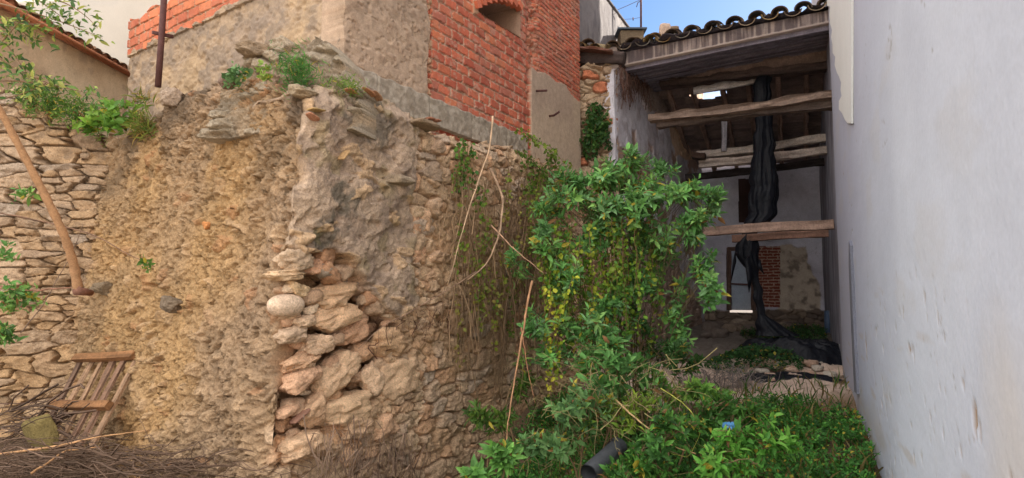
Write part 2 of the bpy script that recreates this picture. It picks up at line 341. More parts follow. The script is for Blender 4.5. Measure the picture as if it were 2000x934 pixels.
    hg = .10+.035*fbm(Sx*2.4, Z*2.4, oct=3, seed=24)+.022*fbm(Sx*9, Z*11, oct=4, seed=25)+.018*np.abs(fbm(Sx*26, Z*28, oct=4, seed=26, gain=.65))-.035*ss(.28, .4, fbm(Sx*7, Z*8, oct=3, seed=27))-.03*ss(.1, .25, fbm(Sx*2.2+4, Z*2.6, oct=4, seed=59))
    gid = (id2 > .9) & (s2 > .02); hg = np.where(gid, hg+.03*ss(0, .2, s2), hg)
    gc = mixc(lin(168, 150, 130), lin(146, 130, 114), ss(-.25, .3, n2)); gc = mixc(gc, lin(176, 156, 132), ss(.1, .5, n)*.6)
    lich = np.clip(blur(inpoly(wU, wZ, POLY_L), 4)+.8*blur(inpoly(wU, wZ, POLY_L2), 8), 0, 1)*ss(-.25, .15, fbm(Sx*8, Z*8, oct=4, seed=28))
    gc = mixc(gc, lin(92, 88, 78), lich*.85); gc = np.where(gid[..., None], mixc(gc, lin(190, 160, 120), .5), gc)
    gc = mixc(gc, lin(120, 112, 66), ss(.3, .5, fbm(Sx*5+3, Z*5, oct=3, seed=29))*.35)
    # cavity with loose packed stones
    k1, kid, kx, ky = stones(Sx, Z, .30, .15, seed=31, warp=.35)
    hk = -.36+.10*fbm(Sx*3, Z*3, oct=2, seed=46)+ss(0, .25, k1)*(.03+.10*kid)+.03*fbm(Sx*8, Z*8, oct=4, seed=32)+((kid*9.1) % 1-.5)*.1*ky*ss(0, .2, k1)+.05*fbm(Sx*16, Z*16, oct=4, seed=54, gain=.6)
    hk += .34*ss(.95, .2, Z)
    kc = mixc(lin(196, 160, 124), lin(176, 136, 100), kid); kc = mixc(kc, lin(204, 164, 130), ss(.75, .85, (kid*5.3) % 1)*.6); kc = mixc(lin(168, 132, 98), kc, ss(.0, .15, k1))
    h2 = hs*(1-G)+hg*G; c2 = mixc(sc, gc, G); h2 = h2*(1-K)+hk*K; c2 = mixc(c2, kc, K)
    bl = ss(-.06, .06, Sx+.16*fbm(Sx*3+1, Z*4, oct=4, seed=33))
    H = e*(1-bl)+h2*bl; Cc = mixc(ce, c2, bl)
    H = H-np.where(right, 0, .085*(Z-1.6))*ss(0, .3, aS)-.085*(Z-1.6)*.55*ss(.3, 0, aS)
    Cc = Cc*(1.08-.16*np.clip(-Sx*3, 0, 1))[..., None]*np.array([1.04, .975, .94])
    return H, Cc
def corner_pos(Sx, Z, H):
    r = .16; t = np.clip((Sx+r)/(2*r), 0, 1); t = t*t*(3-2*t)
    nx = W1.n[0]*(1-t)+W2.n[0]*t; ny = W1.n[1]*(1-t)+W2.n[1]*t; ln = np.hypot(nx, ny); nx /= ln; ny /= ln
    a = np.maximum(-Sx, 0); b = np.maximum(Sx, 0); dk = ss(.05, -.06, H)*ss(.05, .2, Sx)
    b = b+dk*.06*fbm(H*9+Sx*3, Z*9, oct=4, seed=36, gain=.6); Z = Z+dk*.05*fbm(H*9+7, Sx*9+Z*4, oct=4, seed=37, gain=.6)
    rnd = .06*np.exp(-(Sx/.12)**2)
    lean = .055*(Z-1.6)*np.exp(-(Sx/.9)**2)+.035*fbm(Z*4, Z*0, oct=3, seed=45)*np.exp(-(Sx/.15)**2)
    return np.stack([C0[0]+W1.d[0]*a+W2.d[0]*b+nx*(H-rnd)+lean, C0[1]+W1.d[1]*a+W2.d[1]*b+ny*(H-rnd), Z], -1)
def build_corner():
    root = thing('ruined_wall', 'crumbling corner wall of ochre earth and rubble with grey render flaking off a hollow', 'wall', (*C0, 0))
    res = .0105
    def half(name, s0, s1, topf):
        n = int((s1-s0)/res)+1; s = np.linspace(s0, s1, n)
        t = np.array([topf(x) for x in s])+.05*fbm(s*6, s*0, oct=3, seed=50)+.02*noise(s*30, s*0, seed=51); b = -.7
        m = int((t.max()-b)/res); v = np.linspace(0, 1, m); Sx = np.repeat(s[:, None], m, 1); Z = b+(t[:, None]-b)*v[None]
        H, Cc = corner_fn(Sx, Z)
        dz = t[:, None]-Z; H = H-.08*ss(.16, 0, dz)
        ext = np.linspace(.08, .75, 8)                       # the top of the wall runs back to the house
        Sx = np.concatenate([Sx, np.repeat(s[:, None], 8, 1)], 1)
        Zt = t[:, None]-ext[None]*.05+.03*fbm(np.repeat(s[:, None]*8, 8, 1), np.repeat(ext[None]*8, n, 0), oct=2, seed=52)
        H = np.concatenate([H, H[:, -1:]-ext[None]], 1); Z = np.concatenate([Z, Zt], 1); Cc = np.concatenate([Cc, np.repeat(Cc[:, -1:], 8, 1)], 1)
        P = corner_pos(Sx, Z, H)
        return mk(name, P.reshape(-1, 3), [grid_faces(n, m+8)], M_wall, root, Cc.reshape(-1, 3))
    tp = lambda x: top1(-x)*ss(.12, -.25, x)+top2(max(x, .15))*(1-ss(.12, -.25, x))
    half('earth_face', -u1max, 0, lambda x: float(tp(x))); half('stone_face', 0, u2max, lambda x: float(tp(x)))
    return root
RUIN = build_corner()
def rock(mb, c, size, ax=None, seed=0, col=(.4, .3, .2), sub=4, cuts=7, rough=.05):
    """faceted stone: a sphere cut by random planes, with noise"""
    n = 16 if sub < 4 else 34; th = np.linspace(0, math.pi, n); ph = np.arange(2*n)*math.pi/n
    T, Ph = np.meshgrid(th, ph, indexing='ij'); D = np.stack([np.sin(T)*np.cos(Ph), np.sin(T)*np.sin(Ph), np.cos(T)], -1)
    pw = 2.2 if cuts < 4 else 5.; R = (np.abs(D)**pw).sum(-1)**(-1/pw); g = np.random.default_rng(seed)
    for _ in range(cuts):
        nn = g.normal(size=3)*np.array([1, 1.2, .8]); nn /= np.linalg.norm(nn); d = g.uniform(.72, 1.02); k = D@nn; R = np.where(k > .01, np.minimum(R, d/np.maximum(k, .01)), R)
    Q_ = D*R[..., None]
    R = R+rough*(1.5*fbm(Q_[..., 0]*2.2+seed, Q_[..., 1]*2.2, Q_[..., 2]*2.6+.01, oct=5, seed=seed, gain=.68)+(0 if cuts < 4 else .5*np.abs(noise(Q_[..., 0]*1.5+seed, Q_[..., 1]*1.5, Q_[..., 2]*7, seed=seed+2))))*1.6
    V = D*R[..., None]*np.array(size)/2*1.0; ax = np.eye(3) if ax is None else np.asarray(ax); V = V@ax+np.array(c)
    m = 2*n; i = np.arange(n-1)[:, None]*m; j = np.arange(m)[None]; k = (j+1) % m
    cc = np.array(col)*(1+.18*fbm(D[..., 0]*3+seed, D[..., 1]*3, D[..., 2]*3+.01, oct=3, seed=seed+1))[..., None]
    mb.add(V, [np.stack([i+j, i+m+j, i+m+k, i+k], -1).reshape(-1, 4)], cc.reshape(-1, 3)); return mb
W2ax = np.array([[*W2.d, 0], [*W2.n, 0], [0, 0, 1.]])
def rot2(ax, a):      # tilt inside the wall plane
    c, s = math.cos(a), math.sin(a); return np.array([ax[0]*c+ax[2]*s, ax[1], -ax[0]*s+ax[2]*c])
SH = [(562, 537, 68, 22, .02, 0, (196, 172, 132)), (581, 565, 42, 26, .03, -.4, (198, 176, 132)), (562, 597, 62, 42, .05, 0, (200, 186, 164)), (637, 579, 92, 46, -.08, .1, (196, 164, 124)),
      (640, 618, 104, 46, -.05, .25, (198, 166, 126)), (676, 648, 70, 42, -.08, .45, (196, 150, 114)), (622, 671, 52, 34, .02, .05, (196, 172, 142)), (590, 706, 60, 30, 0, .2, (196, 156, 118)),
      (648, 728, 84, 54, -.07, .45, (200, 172, 136)), (630, 768, 70, 34, -.1, .1, (178, 144, 106)), (650, 545, 84, 24, -.2, -.05, (168, 130, 98)), (612, 520, 56, 28, .0, .15, (196, 146, 112)), (575, 510, 60, 40, .06, 0, (160, 148, 124)),
      (768, 735, 84, 66, .0, .2, (198, 172, 136)), (733, 740, 40, 50, .05, .5, (206, 182, 150)), (765, 668, 84, 48, .02, -.1, (186, 154, 112)), (705, 690, 40, 34, -.03, .2, (190, 150, 110)),
      (668, 800, 104, 50, -.02, .1, (204, 176, 136)), (585, 745, 60, 40, .02, .3, (192, 150, 116)), (612, 805, 60, 44, .03, .5, (196, 162, 124)), (690, 830, 70, 40, .02, 0, (188, 158, 122)), (600, 870, 90, 46, .05, .1, (196, 166, 128)),
      (683, 888, 42, 34, .05, .1, (206, 168, 130)), (740, 830, 70, 40, .0, .3, (190, 152, 116)), (575, 655, 50, 32, .03, .3, (176, 160, 136)), (592, 630, 40, 20, .04, .2, (190, 168, 138)), (700, 600, 40, 30, -.26, .4, (150, 114, 84)), (720, 640, 44, 34, -.22, .3, (160, 124, 92)),
      (830, 430, 34, 40, .04, 0, (190, 158, 124)), (812, 445, 26, 44, .05, 0, (196, 150, 110)), (845, 405, 40, 32, .04, .2, (180, 158, 130)), (835, 350, 44, 26, .04, -.1, (188, 164, 132)), (822, 328, 24, 18, .05, 0, (190, 176, 150)), (868, 340, 32, 34, .05, .4, (170, 152, 128)), (812, 285, 26, 20, .05, 0, (188, 150, 118)), (850, 288, 40, 24, .06, .3, (166, 148, 126)), (815, 500, 36, 30, .03, .2, (196, 150, 112)), (850, 500, 50, 24, .02, .1, (178, 150, 118)), (835, 540, 44, 26, .02, 0, (176, 146, 112)), (815, 565, 34, 26, .02, .4, (190, 160, 124)), (880, 630, 46, 50, .03, .05, (150, 122, 88))]
for i, (px, py, wd, ht, off, tilt, c) in enumerate(SH):
    off -= .05 if py > 500 and i < 25 else .03; p = W2.at(px, py, off); dep = p[1]; k = dep/1200
    wdt = wd*k*1.12; mb = MB(); tt = tilt
    ov = i == 2
    rock(mb, p-W2ax[1]*.02, (wdt*1.08, min(.34, wdt*.8), ht*k*1.08), rot2(W2ax, tt), seed=200+i, col=(lin(*c)*.55+lin(206, 176, 146)*.45)*np.array([1.04, .97, .95]), cuts=2 if ov else 9, rough=.02 if ov else .13)
    mb.build('stone', M_wall, RUIN)
random.seed(37)
for i in range(26):                       # broken rubble along the lip of the hollow
    t_ = i/25; px = 640+150*t_+random.uniform(-14, 10); py = 498+118*t_+random.uniform(-6, 22); p = W2.at(px-12, py+6, random.uniform(-.16, -.03)); a_ = random.uniform(22, 44)*p[1]/1200; mb = MB()
    rock(mb, p, (a_*1.2, a_*1.3, a_*random.uniform(.6, .95)), rot2(W2ax, random.uniform(-.8, .4)), seed=700+i, col=lin(*random.choice([(186, 156, 128), (168, 138, 112), (190, 146, 112), (160, 142, 122)]))*.95, sub=3, cuts=8, rough=.14); mb.build('stone', M_wall, RUIN)
random.seed(31)
for i in range(44):                       # small chips wedged between the big stones of the hollow
    while True:
        px, py = random.uniform(550, 770), random.uniform(530, 900)
        if inpoly(np.array([W2.uz(px, py)[0]]), np.array([W2.uz(px, py)[1]]), POLY_K)[0] and not (660 < px < 745 and 500 < py < 610): break
    p = W2.at(px, py, random.uniform(-.16, -.02)); k = p[1]/1200; mb = MB(); a_ = random.uniform(16, 44)*k
    rock(mb, p, (a_*1.3, a_, a_*random.uniform(.45, .8)), rot2(W2ax, random.uniform(-.5, .6)), seed=600+i, col=lin(*random.choice([(196, 168, 138), (184, 154, 126), (192, 156, 126), (202, 180, 152)]))*np.array([1., .95, .92]), sub=3, cuts=8, rough=.12); mb.build('stone', M_wall, RUIN)
# thin ledge slabs, tile shards and the hump of stone on the top
for i, (px, py, wd, ht, out, c) in enumerate([(826, 246, 62, 9, .12, (150, 128, 104)), (772, 354, 60, 13, .14, (156, 138, 116))]):
    p = W2.at(px, py, out*.6); k = p[1]/1200; mb = MB()
    rock(mb, p, (wd*k*1.3, .3, ht*k*1.3), rot2(W2ax, -.02), seed=300+i, col=lin(*c), cuts=10, rough=.04); mb.build('ledge_slab', M_wall, RUIN)
for i, (px, py, wd, tl, c) in enumerate([(686, 178, 26, -.15, (186, 118, 80)), (718, 180, 34, -.3, (196, 128, 84)), (735, 187, 30, -.45, (170, 120, 84)), (618, 215, 34, .1, (196, 164, 100)), (612, 229, 26, -.5, (170, 104, 74)), (670, 304, 30, .9, (190, 150, 96)), (585, 812, 44, .5, (140, 88, 72)), (840, 232, 16, 0, (160, 92, 66)), (854, 236, 14, 0, (166, 100, 74))]):
    p = W2.at(px, py, .16 if py < 400 else .02); k = p[1]/1200; mb = MB()
    rock(mb, p, (wd*k*1.0, .1, .016 if i < 6 else .022), rot2(W2ax, tl), seed=320+i, col=lin(*c)*.62+lin(170, 146, 120)*.3, sub=3, cuts=5, rough=.03); mb.build('tile_shard', M_wall, RUIN)
UP = np.array([[*W1.d, 0], [*W1.n, 0], [0, 0, 1.]])
HP = Pl(at(690, 300, 5.0)[:2], d=(-.965, .262)); hpt = interp_top(HP, [(400, 152), (430, 128), (455, 104), (490, 80), (520, 68), (560, 66), (615, 66), (640, 80), (652, 110), (662, 145), (692, 170)])
def hp_fn(U, Z):
    s_, idd, ox, oy = stones(U, Z, .24, .13, seed=47, warp=.5); pk = (idd > .55)
    e = .05*fbm(U*3, Z*3, oct=3, seed=48)+.06*np.abs(fbm(U*8, Z*10, oct=4, seed=49, gain=.6))+.035*fbm(U*22, Z*22, oct=4, seed=50, gain=.7)+np.where(pk, .07*ss(0, .3, s_), 0)
    t = np.array([hpt(x) for x in U[:, 0]])[:, None]-Z; e = e+.22*ss(0, .75, t)**.8-.2
    c = mixc(lin(150, 130, 106), lin(124, 110, 92), ss(-.3, .3, fbm(U*5, Z*5, oct=3, seed=53))); c = np.where(pk[..., None], mixc(c, lin(158, 144, 124), .7), c); return e, c
sheet('earth_hump', HP, 0, HP.uz(405, 200)[0], 2.9, lambda u: hpt(u)+.03*math.sin(u*17)+.015*math.sin(u*41), .011, hp_fn, M_wall, RUIN, thick=.5)
for i, (px, py, Y, wx, hz, c) in enumerate([(592, 182, 4.82, .22, .10, (150, 132, 108)), (500, 100, 5.4, .3, .12, (140, 120, 98)), (445, 160, 5.25, .16, .12, (126, 104, 90)), (332, 190, 6.1, .2, .18, (158, 138, 120)),
                                          (335, 595, 5.6, .17, .14, (120, 104, 86)), (200, 563, 6.6, .22, .16, (128, 110, 88)), (403, 440, 5.25, .06, .07, (190, 130, 80))]):
    mb = MB(); rock(mb, at(px, py, Y), (wx, min(.45, wx), hz), rot2(UP, .15), seed=340+i, col=lin(*c), cuts=12, rough=.1); mb.build('stone', M_wall, RUIN)
# ---------------------------------------------------------------- brick patterns
def bricks(U, Z, Lb, Hb, seed, joint=.017, slip=.02):
    row = np.floor(Z/Hb); x = U+((row % 2)*.5+.12*(_h(row, row*0, row*0, seed)-.5))*Lb; wob = .006*noise(U*4, Z*4, seed=seed)
    colm = np.floor(x/Lb); fx = x-colm*Lb; fz = Z+wob-row*Hb
    e = np.minimum(np.minimum(fx, Lb-fx), np.minimum(fz, Hb-fz)); idb = _h(colm, row, row*0, seed+1); id2 = _h(colm, row, row*0, seed+2)
    e = e+.006*noise(U*40, Z*40, seed=seed+3)+.004*noise(U*90, Z*90, seed=seed+4)
    t = ss(joint*.45, joint*.8, e)
    H = t*(.016+.012*(idb-.5)+(id2-.5)*.12*(fx/Lb-.5)*.25)-.012*(1-t)*(.5+noise(U*30, Z*30, seed=seed+5))
    return H, t, idb, id2, fx/Lb, fz/Hb
def brick_cols(t, idb, id2, U, Z, base, mortar=(168, 132, 104)):
    b = mixc(lin(*base), lin(base[0]*.84, base[1]*.78, base[2]*.8), idb); b = mixc(b, lin(206, 128, 88), ss(.7, .9, id2)*.6)
    b = mixc(b, lin(176, 118, 92), ss(.1, .5, fbm(U*9, Z*9, oct=3, seed=91))*.4)
    return mixc(lin(*mortar), b, t)
# ---------------------------------------------------------------- house above the ruined wall
HOUSE = thing('old_house', 'old house with beige render peeling off red hollow brick above the ruined wall', 'house', (*CU, 0))
eU = W1u.uz(252, 100)[0]
pu = lambda px, py: W1u.uz(px, py)
zb1 = 4.63
def w1u_fn(U, Z):
    n = fbm(U*1.5, Z*1.5, oct=4, seed=60); n2 = fbm(U*7, Z*9, oct=4, seed=61)
    H = .012*n+.016*n2+.012*fbm(U*28, Z*28, oct=3, seed=62)-.02*ss(.25, .45, fbm(U*11, Z*13, oct=3, seed=63))
    c = mixc(lin(160, 138, 114), lin(134, 117, 100), ss(-.25, .3, n2)); c = mixc(c, lin(172, 146, 114), ss(.05, .4, n)*.7); c = mixc(c, lin(132, 116, 102), ss(.0, .4, fbm(U*3, Z*3+5, oct=4, seed=64))*.6)
    return H, c
def w1u_top(u): return 7.2 if u < 1.62 else (5.6 if u < 3.2 else 5.13+.04*math.sin(u*9))
sheet('plaster_wall', W1u, -.0, eU, 2.6, zb1, .013, w1u_fn, M_plaster, HOUSE)
def bk1(U, Z):
    H, t, idb, id2, fx, fz = bricks(U, Z, .25, .125, 65)
    wz = Z+.05*noise(U*9, Z*0, seed=66)-.12*ss(1.9, 1.4, U); pl = blur(wz < zb1+.035, 1); Hp, Cp = w1u_fn(U, Z)
    c = brick_cols(t, idb, id2, U, Z, (196, 116, 84), (176, 150, 128)); return (H*1.1-.006)*(1-pl)+(Hp+.03)*pl, mixc(c, Cp, pl)
sheet('brick_wall', W1u, 1.35, eU+.01, zb1+.0, w1u_top, .009, bk1, M_brick, HOUSE)
sheet('plaster_wall', W1u, 0, 1.35, zb1, 7.2, .02, w1u_fn, M_plaster, HOUSE)
b0, b1 = W1u.P(1.35, 0, -.45), W1u.P(3.0, 0, -.45); dv = np.array([*W2u.d, 0]); mb = MB(); q4 = [b0, b1, b1+dv*8, b0+dv*4.2]
V8 = [p*[1, 1, 0]+[0, 0, 2.5] for p in q4]+[p*[1, 1, 0]+[0, 0, 11] for p in q4]; V8[0][:2] -= W2u.n*.0; mb.add(V8, [[(0, 1, 5, 4), (1, 2, 6, 5), (2, 3, 7, 6), (3, 0, 4, 7), (4, 5, 6, 7)]], lin(176, 158, 136)); mb.build('shade_body', M_plaster, HOUSE, smooth=False)  # unseen house body, height and depth set to keep sun off the beige house
mb = MB(); mb.box((-2.75, 18, 6.5), (8.5, 4, 12.2), None, lin(176, 158, 136)); mb.build('shadow_block', M_plaster, HOUSE, smooth=False)  # unseen block added to cast a shadow on the far white house
# right-hand face: render, brick, later render
pz = W2u.uz
x830 = pz(832, 100)[0]; x1035 = pz(1036, 200)[0]; x1112 = pz(1112, 100)[0]; x1128 = pz(1130, 250)[0]
led = interp_top(W2u, [(680, 132), (840, 196), (1010, 266), (1130, 322)])
zled = np.mean([led(u) for u in np.linspace(.3, 3, 9)])
POLY_P2 = W2u.poly([(1033, 130), (1045, 140), (1060, 142), (1075, 155), (1100, 168), (1112, 185), (1140, 210), (1140, 400), (1033, 400)])
POLY_P1 = W2u.poly([(560, -900), (832, -900), (828, 0), (836, 60), (829, 130), (831, 200), (838, 260), (560, 260)])
WIN = [(930, 22), (935, 14), (950, 7), (970, 3), (990, 3), (1008, 8), (1013, 14), (1013, 74), (1000, 66), (970, 48), (944, 33)]
WPOLY = W2u.poly(WIN); ARCH = W2u.poly([(920, 30), (922, -4), (960, -20), (1010, -12), (1022, 12), (1022, 20), (1009, 12), (990, 1), (968, 0), (948, 6), (936, 16), (933, 24)])
def w2u_fn(U, Z):
    H, t, idb, id2, fx, fz = bricks(U, Z, .245, .118, 75)
    H2, t2, ib2, i22, _, _ = bricks(U, Z, .29, .068, 77, joint=.011)
    far = U > x1035+.12+.05*noise(Z*6, Z*0, seed=78)
    H = np.where(far, H2+.02, H); t = np.where(far, t2, t); idb = np.where(far, ib2, idb); id2 = np.where(far, i22, id2)
    c = brick_cols(t, idb, id2, U, Z, (198, 108, 80), (190, 162, 140)); c = np.where((id2 > .93)[..., None], mixc(c, lin(150, 92, 84), .6), c)
    c = mixc(c, lin(188, 160, 140), ss(.1, .5, fbm(U*10, Z*14, oct=5, seed=79, gain=.65))*.55); c = mixc(c, lin(150, 110, 94), ss(.15, .5, fbm(U*1.5, Z*2.5+8, oct=4, seed=97))*.35)
    hole = (fx > .86) & (fz > .55) & (idb > .9) & ~far; H = np.where(hole, -.06, H)
    rb = ss(.24, .05, np.abs(U-x1035-.05+.03*noise(Z*9, Z*0, seed=84)))*ss(3.9, 4.4, Z); H = H+rb*(.07*fbm(U*12, Z*12, oct=4, seed=80)-.03); c = mixc(c, lin(176, 128, 104), rb*.7*ss(-.2, .2, fbm(U*20, Z*20, oct=2, seed=81)))
    re = ss(.07, .01, np.abs(U-x830-.05)); sr, sri, _, _ = stones(U, Z, .1, .09, seed=82); H = H+re*(-.05+.05*ss(0, .3, sr)); c = mixc(c, mixc(lin(184, 152, 122), lin(180, 96, 72), ss(.6, .7, sri)), re)
    n = fbm(U*1.3, Z*1.3, oct=4, seed=85); n2 = fbm(U*10, Z*12, oct=4, seed=86)
    wU = U+.015*fbm(U*9, Z*9, oct=3, seed=87); wZ = Z+.03*fbm(U*9+3, Z*9, oct=3, seed=88)
    p1 = blur(inpoly(wU, wZ, POLY_P1), 1); p2 = blur(inpoly(wU, wZ, POLY_P2), 1); pa = blur(inpoly(wU, wZ, ARCH), 1)
    hp = .045+.006*n+.012*n2-.012*ss(.3, .5, fbm(U*16, Z*19, oct=3, seed=89)); hp2 = .04+.006*n+.003*n2
    cp = mixc(lin(172, 148, 126), lin(158, 136, 116), ss(-.3, .3, n)); cp = mixc(cp, lin(150, 124, 102), ss(.1, .45, n2)*.6)
    cp2 = mixc(lin(184, 162, 138), lin(172, 150, 130), ss(-.3, .3, n)); cp2 = mixc(cp2, lin(120, 106, 96), ss(.1, .45, fbm(U*3, Z*1.4, oct=4, seed=90))*.7*ss(3.8, 2.9, Z))
    H = H*(1-p1)+hp*p1; c = mixc(c, cp, p1); H = H*(1-p2)+hp2*p2; c = mixc(c, cp2, p2); H = H*(1-pa)+.03*pa; c = mixc(c, lin(190, 150, 120), pa)
    return H, c
sheet('brick_wall', W2u, 0, x1128, 2.6, 7.2, .009, w2u_fn, M_brick, HOUSE, keepfn=lambda U, Z: ~inpoly(U, Z, WPOLY))
# arched window: reveal and the grey wall seen through it
n_ = len(WPOLY); A = W2u.P(WPOLY[:, 0], WPOLY[:, 1], .03); B = W2u.P(WPOLY[:, 0], WPOLY[:, 1], -.55); i = np.arange(n_); j = (i+1) % n_
mb = MB(); mb.add(np.concatenate([A, B]), [np.stack([i, i+n_, j+n_, j], -1)], lin(170, 140, 120))
win = mb.build('window', M_plaster, HOUSE, smooth=False)
mb = MB(); c_ = W2u.P(WPOLY[:, 0].mean()+.1, WPOLY[:, 1].mean(), -.62); c_ = c_-np.array([*W2u.n, 0])*.35; mb.box(c_+[0, 0, 1.1], (2.6, 1.1, .1), [[*W2u.d, 0], [*W2u.n, 0], [0, 0, 1]], lin(120, 100, 84)); mb.box(c_, (3.6, .1, 3.4), [[*W2u.d, 0], [*W2u.n, 0], [0, 0, 1]], lin(128, 124, 128)); mb.build('inner_wall', M_plaster, win, smooth=False)  # with an unseen ceiling slab, added to darken the window top
for k in range(9):                                   # brick-on-edge arch
    t0 = k/8; px, py = 931+82*t0, 22-20*math.sin(math.pi*(.12+.8*t0)); p = W2u.at(px, py-5, .03)
    a = (.5-t0)*1.0; ax = rot2(np.array([[*W2u.d, 0], [*W2u.n, 0], [0, 0, 1.]]), a-.05)
    mb = MB(); mb.box(p, (.10, .09, .09), ax, lin(188, 104, 76)*(1+.2*random.uniform(-1, 1))); mb.build('arch_brick', M_brick, win, smooth=False)
mb = MB()
U0, U1_ = pz(678, 150)[0], pz(1016, 270)[0]
def led_fn(U, Z):
    H = .012*fbm(U*12, Z*12, oct=4, seed=92)+.09; jn = np.abs((U % .82)-.41) < .008; return np.where(jn, H-.02, H), mixc(lin(166, 154, 138), lin(142, 130, 114), ss(-.3, .3, fbm(U*20, Z*20, oct=3, seed=93)))
sheet('concrete_ledge', W2u, U0, U1_+.05, lambda u: led(u)-.3, lambda u: led(u)+.01*math.sin(u*23), .012, led_fn, M_plaster, HOUSE)
for (a, b) in (((1046, 178), (1068, 177)), ((1072, 227), (1092, 219))):
    p = W2u.at(*a, .03); q = W2u.at(*b, .22); mb = MB(); mb.tube([p, (p+q)/2+[0, 0, -.02], q, q+[0, 0, .04]] if a[1] > 200 else [p, q], .017, 7); mb.build('iron_hook', M_iron, HOUSE)
# grey gable behind, with its right-hand slope
GB = Pl(W2u.P(x1128-.25, 0)[:2]+[.3, .9], d=(.5, .866))
GABLE = thing('gable_house', 'grey rendered gable wall rising behind the curled roof tiles', 'house', (*GB.o, 0))
gp = GB.poly([(1100, -60), (1150, -60), (1186, 0), (1222, 48), (1256, 92), (1262, 160), (1100, 160)])
u0g, u1g = gp[:, 0].min(), GB.uz(1256, 92)[0]; gt = interp_top(GB, [(1100, -110), (1186, 0), (1222, 48), (1257, 94)])
def gb_fn(U, Z):
    n = fbm(U*1.5, Z*.6, oct=4, seed=95); n2 = fbm(U*9, Z*3, oct=4, seed=96)
    c = mixc(lin(146, 140, 138), lin(122, 116, 116), ss(-.3, .3, n)); c = mixc(c, lin(96, 92, 94), ss(.1, .5, n2)*.6); return .01*n2, c
sheet('wall', GB, u0g-.1, u1g, 3.6, gt, .02, gb_fn, M_plaster, GABLE, thick=3)
mb = MB(); us = np.linspace(u0g, u1g, 30)
pts = GB.P(us, np.array([gt(u) for u in us])+.02, .0); mb.tube(pts, .035, 6, lin(110, 104, 104)); mb.build('verge_trim', M_plaster, GABLE)
# roof clutter behind the tiles: glazed box and chimney stump
sk = thing('roof_lantern', 'small glazed box with dark frame on the roof behind the grey gable', 'skylight', at(1232, 84, 12.0)); mb = MB()
p0, p1_ = at(1207, 88, 12.), at(1255, 90, 12.2)
mb.box((p0+p1_)/2+[0, 0, .1], (.46, .4, .26), None, lin(120, 104, 84)); mb.build('frame', M_wood, sk, smooth=False)
mb = MB(); mb.box((p0+p1_)/2+[0, 0, .26], (.58, .5, .03), [[1, 0, .0], [0, 1, 0], [0, 0, 1]], lin(90, 100, 112)); mb.build('lid', M_plaster, sk, smooth=False)
# ---------------------------------------------------------------- left side: dry stone wall, beige house, white house
def sw_fn(U, Z):
    s1, id1, ox, oy = stones(U, Z, .46, .16, seed=101, warp=.25, jit=.7); s2, id2, ox2, oy2 = stones(U, Z, .27, .095, seed=102, warp=.3)
    pick = fbm(U*1.7, Z*2.2, oct=2, seed=103)+.12 > 0; st = np.where(pick, s1, s2); sid = np.where(pick, id1, id2); oy_ = np.where(pick, oy, oy2); ox_ = np.where(pick, ox, ox2)
    t = ss(0, .11, st); H = t*(.07+.07*sid)+t*((sid*7.7) % 1-.5)*.09*oy_+t*((sid*3.3) % 1-.5)*.06*ox_+.03*fbm(U*7+sid*20, Z*14, oct=5, seed=104, gain=.6)-.05; bu_ = ss(-.05, .35, fbm(U*2.4, Z*3, oct=4, seed=106)); H = H*(1-.55*bu_)+bu_*(.02+.05*fbm(U*9, Z*12, oct=4, seed=107, gain=.65))
    r = (sid*17.3) % 1; c = mixc(lin(188, 164, 138), lin(160, 138, 116), sid); c = mixc(c, lin(180, 150, 114), ss(.5, .8, r)*.6); c = mixc(c, lin(160, 148, 136), ss(.2, .08, r)*.6)
    c = mixc(c, lin(120, 104, 88), ss(.05, .45, fbm(U*6, Z*10, oct=4, seed=105))*.6); c = mixc(lin(110, 90, 68), c, ss(0, .08, st))
    c = mixc(c, lin(184, 146, 98), .35*ss(2.2, .8, Z)); return H, c*np.array([.98, .93, .88])
swt = interp_top(SW, [(-120, 160), (0, 172), (60, 182), (100, 215), (140, 245), (180, 262), (230, 270)])
u = sheet('dry_stone_wall', SW, -.05, 3.2, -.5, lambda u: swt(u)+.03*math.sin(u*19)+.02*math.sin(u*43), .009, sw_fn, M_wall, thick=.5)
tag(u, 'dry stone wall of flat brown stones meeting the earth wall at the left', 'wall')
BG = Pl((-6.42, 7.2), to=(-6.33, 10.0)); BHOUSE = thing('beige_house', 'low beige house with an orange tiled eave behind the dry stone wall', 'house', (-6.4, 8, 0))
bt = interp_top(BG, [(20, 34), (235, 124)]); zt_ = bt(1.4)
def bg_fn(U, Z):
    n = fbm(U*1.2, Z*1.2, oct=4, seed=111); n2 = fbm(U*6, Z*6, oct=4, seed=112); c = mixc(lin(196, 176, 148), lin(180, 158, 130), ss(-.3, .3, n)); return .008*n2, mixc(c, lin(140, 124, 108), ss(.15, .5, n2)*.5)
sheet('wall', BG, -.2, 2.75, 2.5, zt_-.04, .02, bg_fn, M_plaster, BHOUSE, thick=.3)
